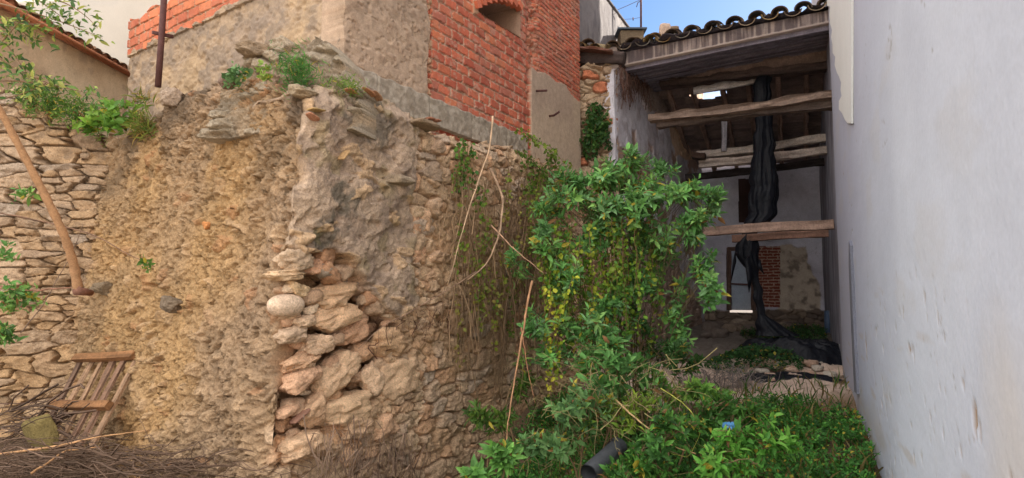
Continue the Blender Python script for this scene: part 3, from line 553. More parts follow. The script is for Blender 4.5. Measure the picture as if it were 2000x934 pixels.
# end of that house: brown stonework with a brick band
def be_fn(U, Z):
    s, idd, _, _ = stones(U, Z, .2, .1, seed=115); c = mixc(lin(140, 110, 84), lin(110, 88, 70), idd); br = (Z > 4.25) & (Z < 4.55); c = np.where(br[..., None], lin(190, 110, 76), c); return .05*ss(0, .2, s), c
BE = Pl((-6.36, 9.95), d=(1, .1)); sheet('end_wall', BE, 0, .7, 2.5, zt_-.25, .015, be_fn, M_wall, BHOUSE, thick=.3)
mb = MB()
for k in range(12):
    yy = 7.2+k*.25; mb.tube([(-6.25, yy, zt_+.02), (-6.9, yy, zt_+.2)], .055, 8, lin(150, 104, 80)*(1+.15*random.uniform(-1, 1)))
mb.box((-6.28, 8.6, zt_-.03), (.12, 2.9, .04), None, lin(176, 118, 88)); mb.build('eave_tile', M_brick, BHOUSE)
def corr(name, pl_o, ux, uy, uz_, L1, L2, parent, matl, pitch=.2, amp=.045, col=(150, 122, 98)):
    a = np.linspace(0, L1, int(L1/.02)); b = np.linspace(0, L2, 24); A_, B_ = np.meshgrid(a, b, indexing='ij')
    h = amp*np.abs(np.sin(A_*math.pi/pitch))**.7+.015*fbm(A_*6, B_*6, seed=5)-.03*((B_ % .35)/.35)
    P = np.array(pl_o)+A_[..., None]*np.array(ux)+B_[..., None]*np.array(uy)+h[..., None]*np.array(uz_)
    c = mixc(lin(*col), lin(col[0]*.75, col[1]*.75, col[2]*.75), _h(np.floor(A_/pitch), np.floor(B_/.35), A_*0, 3)); return mk(name, P.reshape(-1, 3), [grid_faces(len(a), len(b))], matl, parent, c.reshape(-1, 3))
corr('roof', (-6.22, 7.1, zt_+.02), (0, 1, 0), (-.93, 0, .36), (.36, 0, .93), 2.95, 3, BHOUSE, M_tile)
WH = Pl((-14.5, 11.5), to=(-10.2, 17.5)); wh = sheet('white_house', WH, -3, 9, 3, 13, .12, lambda U, Z: (.01*noise(U, Z), mixc(lin(204, 196, 184), lin(192, 186, 178), ss(-.3, .3, fbm(U, Z, seed=7)))), M_white, thick=4)
tag(wh, 'tall white house wall far behind the roofs at the upper left', 'house')
# ---------------------------------------------------------------- right: tall white wall
def rw_fn(U, Z):
    n = fbm(U*.7, Z*.5, oct=4, seed=121); n2 = fbm(U*5, Z*3, oct=4, seed=122); n3 = fbm(U*22, Z*7, oct=3, seed=123)
    n2 = fbm(U*1.3, Z*2.6, oct=5, seed=122); n3 = fbm(U*30, Z*30, oct=3, seed=123); n4 = fbm(U*4, Z*9, oct=3, seed=128)
    H = .006*n+.003*n2+.0012*n3+.0015*n4
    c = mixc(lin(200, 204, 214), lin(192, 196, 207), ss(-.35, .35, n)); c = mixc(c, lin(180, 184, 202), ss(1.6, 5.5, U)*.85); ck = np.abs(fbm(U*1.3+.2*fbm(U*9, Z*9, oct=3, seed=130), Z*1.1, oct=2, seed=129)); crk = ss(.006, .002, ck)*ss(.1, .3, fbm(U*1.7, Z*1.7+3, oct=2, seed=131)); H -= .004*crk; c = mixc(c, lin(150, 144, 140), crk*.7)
    c = mixc(c, lin(190, 184, 176), ss(.2, .55, n2)*.2); c = mixc(c, lin(168, 156, 140), ss(.75, .1, Z)*ss(-.2, .4, n2)*.5)
    c = mixc(c, lin(200, 190, 176), ss(.0, .4, n)*ss(1.2, .0, U)*.55)
    c = mixc(c, lin(176, 160, 140), ss(.42, .6, fbm(U*1.2+4, Z*9, oct=3, seed=124))*.4*ss(2.2, .6, Z))
    ch = ss(.5, .62, fbm(U*16, Z*9, oct=3, seed=125))*ss(1.9, 1.2, Z)*ss(.5, 1, U)*ss(5, 3, U); H -= .012*ch; c = mixc(c, lin(150, 128, 104), ch)
    chp = np.zeros(U.shape)
    for (px, py, w_, h_) in ((1692, 683, 6, 36), (1903, 810, 8, 60), (1913, 840, 5, 30), (1845, 760, 3, 6), (1817, 813, 3, 8), (1876, 882, 5, 8), (1977, 930, 4, 16), (1835, 757, 3, 4), (1722, 788, 3, 8), (1741, 785, 2, 6)):
        cu, cz = RW.uz(px, py); k = (RW.P(cu, cz)[1])/1200; lean = (U-cu)*.0
        d = np.hypot((U-cu-.25*(cz-Z)*(0 if px < 1800 else .5))/(w_*k*2.2), (Z-cz)/(h_*k))+.5*fbm(U*18, Z*18, oct=2, seed=126); chp = np.maximum(chp, ss(.95, .75, d))
    H -= .012*chp; c = mixc(c, lin(150, 126, 102), chp)
    return H, c
uE = float(np.linalg.norm(np.array([7.06, 14.])-RW.o))
RWALL = thing('white_wall', 'tall white limewashed wall filling the right side with a few chipped spots', 'wall', (3, 5, 0))
cut = RW.poly([(1590, -1400), (1640, -1400), (1617, 12), (1618, 45), (1621, 75), (1625, 100), (1629, 130), (1638, 160), (1639, 180), (1634, 200), (1645, 222), (1650, 236), (1657, 242), (1657, 300), (1590, 300)])
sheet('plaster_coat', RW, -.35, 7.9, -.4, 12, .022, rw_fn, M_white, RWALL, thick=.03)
def rw2_fn(U, Z):
    n2 = fbm(U*3, Z*1.5, oct=4, seed=127); c = mixc(lin(160, 160, 172), lin(130, 128, 138), ss(-.3, .35, n2)); return -.02+.012*n2, c
sheet('bare_wall', RW, -.35, uE+.6, -.4, 12, .05, rw2_fn, M_white, RWALL, thick=.4)
# the jagged edge of the lighter upper coat
pp = [(1657, -420), (1600, -420), (1602, 0), (1606, 10), (1617, 14), (1616, 30), (1617, 46), (1621, 60), (1619, 74), (1622, 88), (1622, 104), (1627, 112), (1626, 128), (1630, 142), (1634, 150), (1638, 162), (1637, 176), (1639, 188), (1634, 198), (1634, 214), (1640, 222), (1645, 234), (1650, 241), (1657, 242)]
pc = [RW.uz(a, b, .045) for a, b in pp]; mb = prism(RW, pc, .0, .02, lin(226, 228, 226)); mb.build('upper_plaster', M_white, RWALL, smooth=False)
dp = [RW.uz(a, b, .012) for a, b in [(1661, 470), (1664, 480), (1667, 560), (1669, 610), (1673, 690), (1677, 770), (1672, 765), (1668, 690), (1664, 600), (1661, 520)]]
mb = prism(RW, dp, .0, .03, lin(120, 122, 134)); mb.build('drip_stain', M_plaster, RWALL, smooth=False)
# ---------------------------------------------------------------- roofless ruin at the end
RU = thing('roofless_house', 'dark roofless ruin with sagging timbers under a curled tile eave', 'ruin', (3, 11, 0))
faz = FA.uz; uL = faz(1205, 300)[0]
# stone pier
pr_ = Pl(FA.P(uL, 0)[:2]+np.array([.02, -.02]), d=(-.62, .1)); prU = pr_.uz(1120, 300)[0]
def pier_fn(U, Z):
    s, idd, ox, oy = stones(U, Z, .26, .12, seed=131, warp=.35); H = ss(0, .22, s)*(.04+.08*idd)+.03*fbm(U*9, Z*9, oct=4, seed=132)+.06*fbm(U*2.5, Z*2.5, seed=133)-.1*ss(.18, 0, U)
    c = mixc(lin(196, 170, 140), lin(160, 136, 112), idd); c = mixc(c, lin(190, 120, 88), ss(.85, .9, idd)); return H, mixc(lin(150, 124, 98), c, ss(0, .12, s))
sheet('stone_pier', pr_, 0, prU+.3, -.2, lambda u: pr_.uz(1160, 128)[1]+.05*math.sin(u*17), .014, pier_fn, M_wall, RU, thick=.5)
# left inner wall with limewash
zi = lambda px, py: IW.uz(px, py)
PI_b = IW.poly([(1312, 168), (1400, 160), (1402, 292), (1372, 300), (1345, 310), (1318, 300), (1305, 240)])
PI_top = IW.poly([(1180, 60), (1330, 60), (1316, 170), (1308, 225), (1280, 220), (1262, 215), (1248, 190), (1222, 170), (1205, 130), (1180, 130)])
PI_hole = IW.poly([(1309, 172), (1327, 172), (1322, 200), (1310, 205)])
PI_low = IW.poly([(1180, 430), (1300, 430), (1330, 520), (1370, 600), (1370, 760), (1180, 760)])
def iw_fn(U, Z):
    n = fbm(U*1.4, Z*.9, oct=4, seed=141); n2 = fbm(U*6, Z*5, oct=4, seed=142); s, idd, _, _ = stones(U, Z, .22, .1, seed=143)
    wU = U+.1*fbm(U*3, Z*4, oct=3, seed=144); wZ = Z+.1*fbm(U*3+5, Z*4, oct=3, seed=145)
    c = mixc(lin(212, 208, 214), lin(186, 178, 182), ss(-.3, .35, n2)); H = .02*n2+.01*n
    pe = ss(.18, .3, fbm(U*2.2, Z*1.6, oct=4, seed=146)); c = mixc(c, lin(160, 128, 106), pe*.85); H -= .03*pe
    t = blur(inpoly(wU, wZ, PI_top), 1); c = mixc(c, mixc(lin(150, 134, 124), lin(118, 104, 98), ss(-.3, .3, n)), t); H += t*(.05+.03*ss(0, .2, s))
    b = blur(inpoly(wU, wZ, PI_b), 1); c = mixc(c, mixc(lin(214, 184, 156), lin(180, 146, 122), ss(0, .5, n2)), b)
    lo = blur(inpoly(wU, wZ, PI_low), 1); c = mixc(c, mixc(lin(176, 150, 132), lin(150, 122, 104), idd), lo*.9); H += lo*(.03*ss(0, .2, s)-.02)
    return H, c
iwL = float(np.linalg.norm(np.array([4.62, 14.8])-IW.o))
iwt = interp_top(IW, [(1190, 90), (1240, 110), (1300, 150), (1306, 158), (1316, 162), (1330, 160), (1372, 168), (1400, 176), (1405, 210)])
sheet('side_wall', IW, 0, iwL+.3, -.3, lambda u: iwt(u)+.04*math.sin(u*13)+.03*math.sin(u*31), .016, iw_fn, M_plaster, RU, thick=.3, keepfn=lambda U, Z: ~inpoly(U, Z, PI_hole))
# back wall
bz = BW.uz; bu0, bu1 = -.15, bz(1270, 500)[0]
B_patch = BW.poly([(1521, 478), (1545, 476), (1560, 485), (1575, 482), (1580, 510), (1590, 540), (1602, 560), (1605, 620), (1521, 620)])
B_brick = BW.poly([(1470, 481), (1524, 481), (1524, 600), (1470, 600)]); B_door = BW.poly([(1426, 490), (1469, 490), (1469, 610), (1426, 610)]); B_up = BW.poly([(1443, 350), (1480, 350), (1480, 434), (1443, 434)])
B_base = BW.poly([(1340, 606), (1700, 606), (1700, 800), (1340, 800)])
def bw_fn(U, Z):
    n = fbm(U*1.2, Z*1.2, oct=4, seed=151); n2 = fbm(U*7, Z*7, oct=4, seed=152); c = mixc(lin(196, 194, 204), lin(172, 168, 178), ss(-.3, .3, n)); H = .01*n2
    wU = U+.05*fbm(U*5, Z*5, oct=3, seed=153); wZ = Z+.05*fbm(U*5+3, Z*5, oct=3, seed=154)
    p = blur(inpoly(wU, wZ, B_patch), 1); c = mixc(c, mixc(lin(176, 162, 146), lin(120, 108, 98), ss(-.1, .5, n2)), p); H -= p*.03
    Hb, t, ib, i2, _, _ = bricks(U, Z, .24, .07, 155); b = inpoly(U, Z, B_brick); bc = mixc(lin(168, 140, 124), lin(112, 58, 46), t); c = np.where(b[..., None], bc, c); H = np.where(b, Hb-.03, H)
    s, idd, _, _ = stones(U, Z, .25, .12, seed=156); lo = blur(inpoly(wU, wZ, B_base), 1); c = mixc(c, mixc(lin(130, 112, 96), lin(96, 84, 76), idd), lo); H += lo*.08*ss(0, .2, s)
    return H, c
zw = BW.poly([(1426, 606.5), (1469, 606.5), (1469, 610), (1426, 610)])
sheet('back_wall', BW, bu0, bu1, 0, lambda u: bz(1500, 312)[1]+.0*u, .015, bw_fn, M_plaster, RU, thick=.3, keepfn=lambda U, Z: ~(inpoly(U, Z, B_door) | inpoly(U, Z, B_up)))
d0, d1 = bz(1426, 489), bz(1469, 606.3)
dx_ = .08*np.sign(d0[0]-d1[0]); mb = prism(BW, [(d0[0]+dx_, d1[1]), (d0[0]+dx_, d0[1]+.08), (d1[0]-dx_, d0[1]+.08), (d1[0]-dx_, d1[1])], -.1, -.06, lin(150, 160, 172)); door = mb.build('door', M_plaster, RU, smooth=False); tag(door, 'pale blue metal door with daylight under it')
mb = MB(); a_, b_ = bz(1427, 554), bz(1468, 556); beam(mb, BW.P(a_[0], a_[1], -.03), BW.P(b_[0], b_[1], -.03), .03, .03, col=(.06, .06, .07)); mb.build('bolt_bar', M_iron, door)
mb = MB()
for (a_, b_) in (((1424, 484), (1424, 606)), ((1472, 484), (1472, 606)), ((1421, 486), (1475, 486))):
    beam(mb, BW.at(*a_, .03), BW.at(*b_, .03), .09, .09, col=(.10, .06, .045), up=(0, 0, 1) if a_[1] == b_[1] else (1, 0, 0))
mb.build('door_frame', M_wood, door)
q = B_up; mb = prism(BW, [(min(q[:,0])-.1, min(q[:,1])-.1), (min(q[:,0])-.1, max(q[:,1])+.1), (max(q[:,0])+.1, max(q[:,1])+.1), (max(q[:,0])+.1, min(q[:,1])-.1)], -.09, -.05, lin(46, 30, 26)); mb.build('shutter', M_dark, RU, smooth=False)
mb = MB(); beam(mb, BW.at(1476, 462, .1), BW.at(1522, 458, .1), .4, .09, col=lin(90, 84, 82), rough=.03); mb.build('broken_shelf', M_plaster, RU)
# back roof seen from below: boards, rafters, a hole with sky
r00 = BW.P(bu0-.2, bz(1600, 318)[1]+.02, .05); r01 = BW.P(bu1+.1, bz(1600, 318)[1]+.02, .05)
fw = np.array([-.415, -.91, 0.]); upv = np.array([0, 0, 1.]); LEN = 3.65; RISE = .30
def roofP(a, b, h=0.): return r00+(r01-r00)*a+(fw+upv*RISE)*b+upv*h
a = np.linspace(0, 1, 150); b = np.linspace(0, LEN, 190); A_, B_ = np.meshgrid(a, b, indexing='ij')
P = r00+(r01-r00)*A_[..., None]+(fw+upv*RISE)*B_[..., None]; hh = .012*np.abs(np.sin(B_*math.pi/.11))+.02*fbm(A_*9, B_*3, seed=161)+.03*noise(A_*3, B_, seed=162)
P[..., 2] += hh; c = mixc(lin(140, 124, 120), lin(104, 92, 92), _h(np.floor(B_/.11), np.floor(A_*6), A_*0, 9))
def pxof(P):
    v = P-CAM; c_, s_ = math.cos(PITCH), math.sin(PITCH); dd = v[..., 1]*c_+v[..., 2]*s_; uu = -v[..., 1]*s_+v[..., 2]*c_; return 1000+v[..., 0]/dd*FPX, 467-uu/dd*FPX
# hole centre found once on the roof plane (world position), then cut as an ellipse on the boards
best = None
X_, Y_ = pxof(P); k = np.argmin((X_-1384)**2+(Y_-184)**2); ha, hb = A_.ravel()[k], B_.ravel()[k]
hole = (((A_-ha)/.07)**2+((B_-hb)/.14)**2+1.1*fbm(A_*24, B_*7, seed=4)) < .7
hole |= (A_ > .84+.05*noise(B_*4, B_*0, seed=5)) & (B_ > 1.6)
mk('roof_boards', P.reshape(-1, 3), [grid_faces(150, 190, ~hole)], M_dark, RU, c.reshape(-1, 3))
for k in range(9):
    a_ = .04+k*.115
    if abs(a_-ha) < .05: continue
    mb = MB(); beam(mb, roofP(a_, 0, -.06), roofP(a_+.01*math.sin(k*3), LEN, -.06), .08, .11, seed=k, rough=.02, col=lin(140, 118, 108)); mb.build('rafter', M_wood, RU, smooth=False)
# cornice, ribbed soffit, lintel
ftl, ftr, fbl, fbr = faz(1214, 103), faz(1618, 20), faz(1222, 129), faz(1618, 46)
def fas_fn(U, Z):
    st = fbm(U*26, Z*1.2, oct=3, seed=171); c = mixc(lin(150, 136, 124), lin(64, 54, 54), ss(-.1, .28, st)*ss(5.36, 5.44, Z+.0*U+.03*noise(U*30, Z*0, seed=3)+.0)); return .006*fbm(U*9, Z*9, seed=172), c
zf = lambda A_, B_: (lambda u: A_[1]+(B_[1]-A_[1])*(u-A_[0])/(B_[0]-A_[0]))
fb_, ft_ = zf(fbr, fbl), zf(ftr, ftl)
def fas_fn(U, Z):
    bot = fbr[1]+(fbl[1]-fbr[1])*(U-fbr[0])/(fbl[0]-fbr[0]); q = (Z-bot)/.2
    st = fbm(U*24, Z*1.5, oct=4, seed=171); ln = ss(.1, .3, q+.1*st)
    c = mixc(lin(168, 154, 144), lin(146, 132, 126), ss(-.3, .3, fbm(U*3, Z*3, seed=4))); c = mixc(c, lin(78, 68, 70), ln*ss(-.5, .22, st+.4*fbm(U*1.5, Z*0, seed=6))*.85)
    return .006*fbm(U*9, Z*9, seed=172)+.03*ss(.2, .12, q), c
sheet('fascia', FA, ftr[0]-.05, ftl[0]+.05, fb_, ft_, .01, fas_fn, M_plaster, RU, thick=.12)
for k in range(7):
    off = .13+k*.26; rise = .045*k
    p = FA.P(fbr[0]-.05, fbr[1]-.0+rise*.35, -off); q = FA.P(fbl[0]+.02, fbl[1]-.0+rise*.35, -off)
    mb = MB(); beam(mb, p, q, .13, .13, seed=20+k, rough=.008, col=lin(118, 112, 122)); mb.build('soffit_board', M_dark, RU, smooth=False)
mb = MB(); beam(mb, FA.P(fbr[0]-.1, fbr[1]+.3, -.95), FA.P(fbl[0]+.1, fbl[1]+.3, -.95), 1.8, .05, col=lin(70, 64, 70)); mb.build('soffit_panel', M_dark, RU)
mb = MB(); beam(mb, FA.at(1302, 150, -1.3), FA.at(1622, 108, -1.3), .35, .34, seed=33, rough=.05, col=lin(122, 104, 96)); mb.build('lintel', M_wood, RU, smooth=False)
mb = MB(); beam(mb, FA.at(1290, 162, -1.2), FA.at(1622, 126, -1.2), .2, .12, seed=35, rough=.04, col=lin(70, 58, 54)); mb.build('lintel', M_wood, RU, smooth=False)
def wb(name, pa, pb, oa, ob, w_, h_, col, seed, rough=.02):
    m_ = MB(); beam(m_, FA.at(*pa, oa), FA.at(*pb, ob), w_, h_, seed=seed, rough=rough, col=lin(*col)); return m_.build(name, M_wood, RU, smooth=False)
wb('beam', (1268, 233), (1640, 186), -.2, -.2, .16, .11, (120, 102, 90), 41, .03)
wb('beam', (1284, 246), (1640, 204), -.35, -.35, .15, .10, (104, 90, 82), 42, .03)
wb('beam', (1362, 304), (1614, 269), -2.4, -2.4, .16, .13, (176, 164, 154), 43, .035)
wb('beam', (1366, 322), (1614, 290), -2.2, -2.2, .16, .12, (184, 170, 160), 44, .035)
wb('beam', (1340, 349), (1612, 319), -3.2, -3.2, .2, .12, (58, 52, 52), 45, .02)
wb('beam', (1374, 451), (1629, 437), -.6, -.35, .14, .14, (140, 116, 102), 46, .014)
wb('beam', (1430, 466), (1618, 457), -1.1, -1.1, .16, .12, (128, 98, 84), 47, .012)
m_ = MB(); beam(m_, FA.at(1354, 176, -1.5), FA.at(1478, 153, -1.5), .06, .17, seed=48, rough=.006, col=lin(188, 184, 184)); m_.build('white_board', M_wood, RU)
m_ = MB(); beam(m_, FA.at(1415, 232, -2.3), FA.at(1414, 296, -2.3), .08, .08, seed=49, rough=.01, col=lin(176, 172, 180), up=(1, 0, 0)); m_.build('post', M_wood, RU)
m_ = MB(); beam(m_, FA.at(1352, 302, -2.), FA.at(1378, 304, -2.), .2, .1, seed=50, rough=.02, col=lin(70, 54, 46)); m_.build('beam_end', M_wood, RU)
# roof tiles along the eave
def tile(Ln=.42, r0=.13, r1=.10, up=True):
    a = np.linspace(0, math.pi, 11); t = np.linspace(0, 1, 5); V = []
    for side in (0, 1):
        for x in t:
            r = (r0+(r1-r0)*x)-side*.016
            for q_ in a: V.append((math.cos(q_)*r, x*Ln, (math.sin(q_)*r*.85) if up else -math.sin(q_)*r*.75))
    V = np.array(V); n = 11; F = []
    for sd in (0, 1):
        o = sd*55
        for i_ in range(4):
            for j_ in range(10): F.append((o+i_*n+j_, o+i_*n+j_+1, o+(i_+1)*n+j_+1, o+(i_+1)*n+j_))
    for j_ in range(10): F.append((j_, j_+1, 55+j_+1, 55+j_)); F.append((44+j_, 45+j_, 100+j_, 99+j_))
    for i_ in range(4): F.append((i_*n, (i_+1)*n, 55+(i_+1)*n, 55+i_*n)); F.append((i_*n+10, (i_+1)*n+10, 65+(i_+1)*n, 65+i_*n))
    return V, np.array(F)
tops = [(1608, 12), (1580, 14), (1545, 22), (1508, 32), (1472, 42), (1436, 52), (1402, 62), (1368, 70), (1334, 80), (1300, 90), (1266, 97), (1236, 104)]
ez = lambda u: ftr[1]+(ftl[1]-ftr[1])*(u-ftr[0])/(ftl[0]-ftr[0])
ROOF = thing('tile_roof', 'eave of curled grey brown roof tiles against the blue sky', 'roof', FA.P(1.5, 5.4))
bx = np.array([-FA.d[0], -FA.d[1], 0]); bk = np.array([-FA.n[0], -FA.n[1], .32]); bk /= np.linalg.norm(bk); bu = np.cross(bx, bk); bu = bu if bu[2] > 0 else -bu
nT = 12; uu = np.linspace(ftr[0]+.02, ftl[0]+.45, nT)
for row in range(2):
    for k, u_ in enumerate(uu):
        for up_ in (True, False):
            V, F = tile(up=up_); u2_ = u_+(0 if up_ else .14)+random.uniform(-.012, .012)
            tw = random.uniform(-.10, .10); cs, sn = math.cos(tw), math.sin(tw); V = V@np.array([[cs, sn, 0], [-sn, cs, 0], [0, 0, 1]])
            o_ = FA.P(u2_, ez(u2_)+.005+(.055 if up_ else .075)+random.uniform(-.01, .015)+(0 if u_ < ftl[0]-.1 else -.03), .13)+bk*row*.34+bu*.02*row
            W_ = o_+V[:, :1]*bx+V[:, 1:2]*bk+V[:, 2:3]*bu
            cc = lin(*random.choice([(118, 100, 84), (98, 84, 74), (134, 116, 96), (108, 100, 90), (150, 124, 84)]))
            mk('tile', W_, [F], M_tile, ROOF, np.repeat(cc[None], len(V), 0))
uu2 = [(1196, 92, .2), (1172, 88, -.3), (1148, 88, .2), (1130, 94, .0), (1210, 98, .5), (1160, 97, -.2), (1190, 104, .3)]
for k, (px, py, tw) in enumerate(uu2):
    V, F = tile(up=k % 3 != 1); cs, sn = math.cos(tw), math.sin(tw); V = V@np.array([[cs, sn, 0], [-sn, cs, 0], [0, 0, 1]])
    o_ = at(px, py, 10.15+.04*k); W_ = o_+V[:, :1]*bx+V[:, 1:2]*bk+V[:, 2:3]*bu; cc = lin(*random.choice([(118, 100, 84), (98, 84, 74), (150, 128, 90)])); mk('tile', W_, [F], M_tile, ROOF, np.repeat(cc[None], len(V), 0))
corr('roof_slope', FA.P(ftr[0], ftr[1]+.05, .0)+bk*.7, -bx, bk, bu, 3.3, 1.2, ROOF, M_tile, pitch=.25, amp=.05, col=(110, 96, 84))
mb = MB(); beam(mb, FA.at(1200, 108, .05), FA.at(1128, 100, .1), .5, .05, col=lin(120, 84, 70), rough=.01); mb.build('eave_board', M_wood, ROOF)
mb = MB(); beam(mb, FA.at(1222, 116, .02), FA.at(1122, 116, .0), .3, .22, col=lin(78, 66, 62), rough=.03); mb.build('eave_block', M_wall, ROOF)
ch = thing('chimney_stump', 'broken pale chimney stump behind the roof tiles', 'chimney', at(1302, 80, 11)); mb = MB(); rock(mb, at(1298, 66, 11.), (.2, .2, .34), seed=5, col=lin(206, 180, 160), cuts=9); mb.build('masonry', M_wall, ch); mb = MB(); rock(mb, at(1313, 60, 11.05), (.22, .2, .12), seed=6, col=lin(150, 128, 104)); mb.build('cap', M_wall, ch)
am = thing('aerial_mast', 'thin dark aerial mast with wires rising into the sky', 'mast', at(1252, 95, 12.5)); mb = MB(); mb.tube([at(1252, 95, 12.5), at(1252, -60, 12.5)], .022, 8); mb.build('pole', M_iron, am)
mb = MB(); mb.tube([at(1250, 0, 12.5), at(1228, 10, 12.6), at(1205, 20, 12.8), at(1190, 27, 13)], .006, 4); mb.build('wire', M_iron, am); mb = MB(); mb.tube([at(1252, 34, 12.5), at(1236, 37, 12.6), at(1217, 38, 12.8)], .004, 4); mb.tube([at(1236.5, 34, 12.6), at(1236.5, 40, 12.6)], .012, 5); mb.build('wire', M_iron, am)
mb = MB(); mb.tube([at(1252, 2, 12.5), at(1246, 5, 12.5), at(1243, 14, 12.5)], .008, 4); mb.build('bracket', M_iron, am)
# ---------------------------------------------------------------- black plastic sheet
def tarp():
    root = thing('black_tarp', 'long torn black plastic sheet hanging from the ruin beams to the floor', 'tarp', at(1490, 650, 10.6))
    prof = [(138, 1475, 1508), (170, 1474, 1506), (235, 1476, 1510), (290, 1470, 1512), (340, 1466, 1517), (380, 1463, 1520), (420, 1462, 1518), (438, 1456, 1500), (455, 1450, 1480), (480, 1440, 1482), (500, 1438, 1484), (520, 1455, 1486), (545, 1470, 1484), (580, 1472, 1490), (615, 1478, 1498), (640, 1478, 1530), (655, 1474, 1560)]
    pr = np.array(prof, float); ys = np.linspace(138, 655, 150); l = np.interp(ys, pr[:, 0], pr[:, 1]); r = np.interp(ys, pr[:, 0], pr[:, 2]); l += 3*noise(ys*.06, ys*0, seed=1); r += 3*noise(ys*.06, ys*0+5, seed=2)
    ns_ = 64; V = []
    for y_, a_, b_ in zip(ys, l, r):
        p, q_ = at(a_, y_, 10.5), at(b_, y_, 10.5); c_ = (p+q_)/2; hw = (q_[0]-p[0])/2; t = np.arange(ns_)*2*math.pi/ns_
        f = 1+.05*np.sin(t*17+2*math.sin(y_*.017))+.35*fbm(np.cos(t)*3+y_*.004, np.sin(t)*3+y_*.016, oct=4, seed=7)
        V.append(np.stack([c_[0]+hw*np.cos(t)*(1+.12*fbm(np.cos(t)*3, np.sin(t)*3+y_*.03, oct=3, seed=8)), c_[1]+.6*hw*np.sin(t)*f+0*t, c_[2]+0*t], -1))
    V = np.array(V); i_ = np.arange(149)[:, None]*ns_; j_ = np.arange(ns_)[None]; k_ = (j_+1) % ns_
    mk('hanging_sheet', V.reshape(-1, 3), [np.stack([i_+j_, i_+k_, i_+ns_+k_, i_+ns_+j_], -1).reshape(-1, 4)], M_plastic, root)
    for poly in ([(1462, 500), (1470, 540), (1463, 572), (1459, 545), (1455, 510)], [(1484, 505), (1492, 536), (1480, 522)], [(1436, 490), (1438, 510), (1428, 550), (1432, 508)]):
        pl_ = Pl((0, 10.4), d=(1, 0)); q_ = [pl_.uz(*p) for p in poly]; prism(pl_, q_, -.01, .01).build('torn_strip', M_plastic, root)
    X, Y = np.meshgrid(np.linspace(-1, 1, 90), np.linspace(-1, 1, 70), indexing='ij'); R = np.hypot(X, Y)
    for (cx, cy, sx, sy, hz, sd) in ((4.55, 10.0, .95, .6, .34, 1), (3.9, 8.8, .85, .38, .07, 3)):
        xx, yy = cx+X*sx, cy+Y*sy-.25*X*sx; m_ = ss(1.05, .5, R+.25*fbm(X*2, Y*2, seed=sd)); z = ground(xx, yy)-.05+hz*m_*(.6+.5*np.abs(fbm(X*3, Y*5+X*2, oct=4, seed=sd+10)))+.05*m_
        mk('crumpled_sheet', np.stack([xx, yy, z], -1).reshape(-1, 3), [grid_faces(90, 70, m_ > .04)], M_plastic, root)
tarp()
# ---------------------------------------------------------------- vegetation tools
class Leaves:
    T = np.array([(0, 0, 0), (.35, 0, -.02), (.7, 0, 0), (1, 0, -.07), (.35, .5, .06), (.7, .40, .05), (.35, -.5, .06), (.7, -.40, .05)], float)
    def __init__(s): s.a = []
    def add(s, pos, d, nrm, ln, wd, col, droop=0.): s.a.append((pos, d, nrm, ln, wd, col, droop))
    def many(s, pos, d, nrm, ln, wd, col, droop=0.):
        n = len(pos); ln = np.broadcast_to(ln, (n,)); wd = np.broadcast_to(wd, (n,)); dr = np.broadcast_to(droop, (n,)); col = np.broadcast_to(col, (n, 3))
        s.a.append((pos, d, nrm, ln, wd, col, dr))
    def build(s, name, m, parent=None, **k):
        pos, d, nrm, ln, wd, col, dr = [np.concatenate([x[q] for x in s.a]) for q in range(7)]
        d = d/(np.linalg.norm(d, axis=1)[:, None]+1e-9); sd = np.cross(nrm, d); sd /= np.linalg.norm(sd, axis=1)[:, None]+1e-9; nn = np.cross(d, sd)
        T = s.T; x = T[:, 0][None]*ln[:, None]; y = T[:, 1][None]*wd[:, None]; z = T[:, 2][None]*ln[:, None]-dr[:, None]*T[:, 0][None]**2*ln[:, None]
        V = pos[:, None]+x[..., None]*d[:, None]+y[..., None]*sd[:, None]+z[..., None]*nn[:, None]
        n = len(pos); o = np.arange(n)[:, None]*8
        tri = np.concatenate([o+np.array([[0, 1, 4]]), o+np.array([[2, 3, 5]]), o+np.array([[0, 6, 1]]), o+np.array([[2, 7, 3]])]); q = np.concatenate([o+np.array([[1, 2, 5, 4]]), o+np.array([[1, 6, 7, 2]])])
        return mk(name, V.reshape(-1, 3), [tri, q], m, parent, np.repeat(col, 8, 0), smooth=False)
def rnd(n, s=1.): return RNG.normal(size=(n, 3))*s
def unit(v): return v/(np.linalg.norm(v, axis=-1, keepdims=True)+1e-9)
GREENS = [(86, 128, 62), (70, 112, 56), (104, 146, 74), (58, 96, 52), (122, 152, 66)]
def pick(cols, n, k=.9, var=.15):
    c = np.array([lin(*x) for x in cols])[RNG.integers(0, len(cols), n)]*k*np.array([1.14, 1.03, .86]); return c*(1+var*RNG.normal(size=(n, 1)))
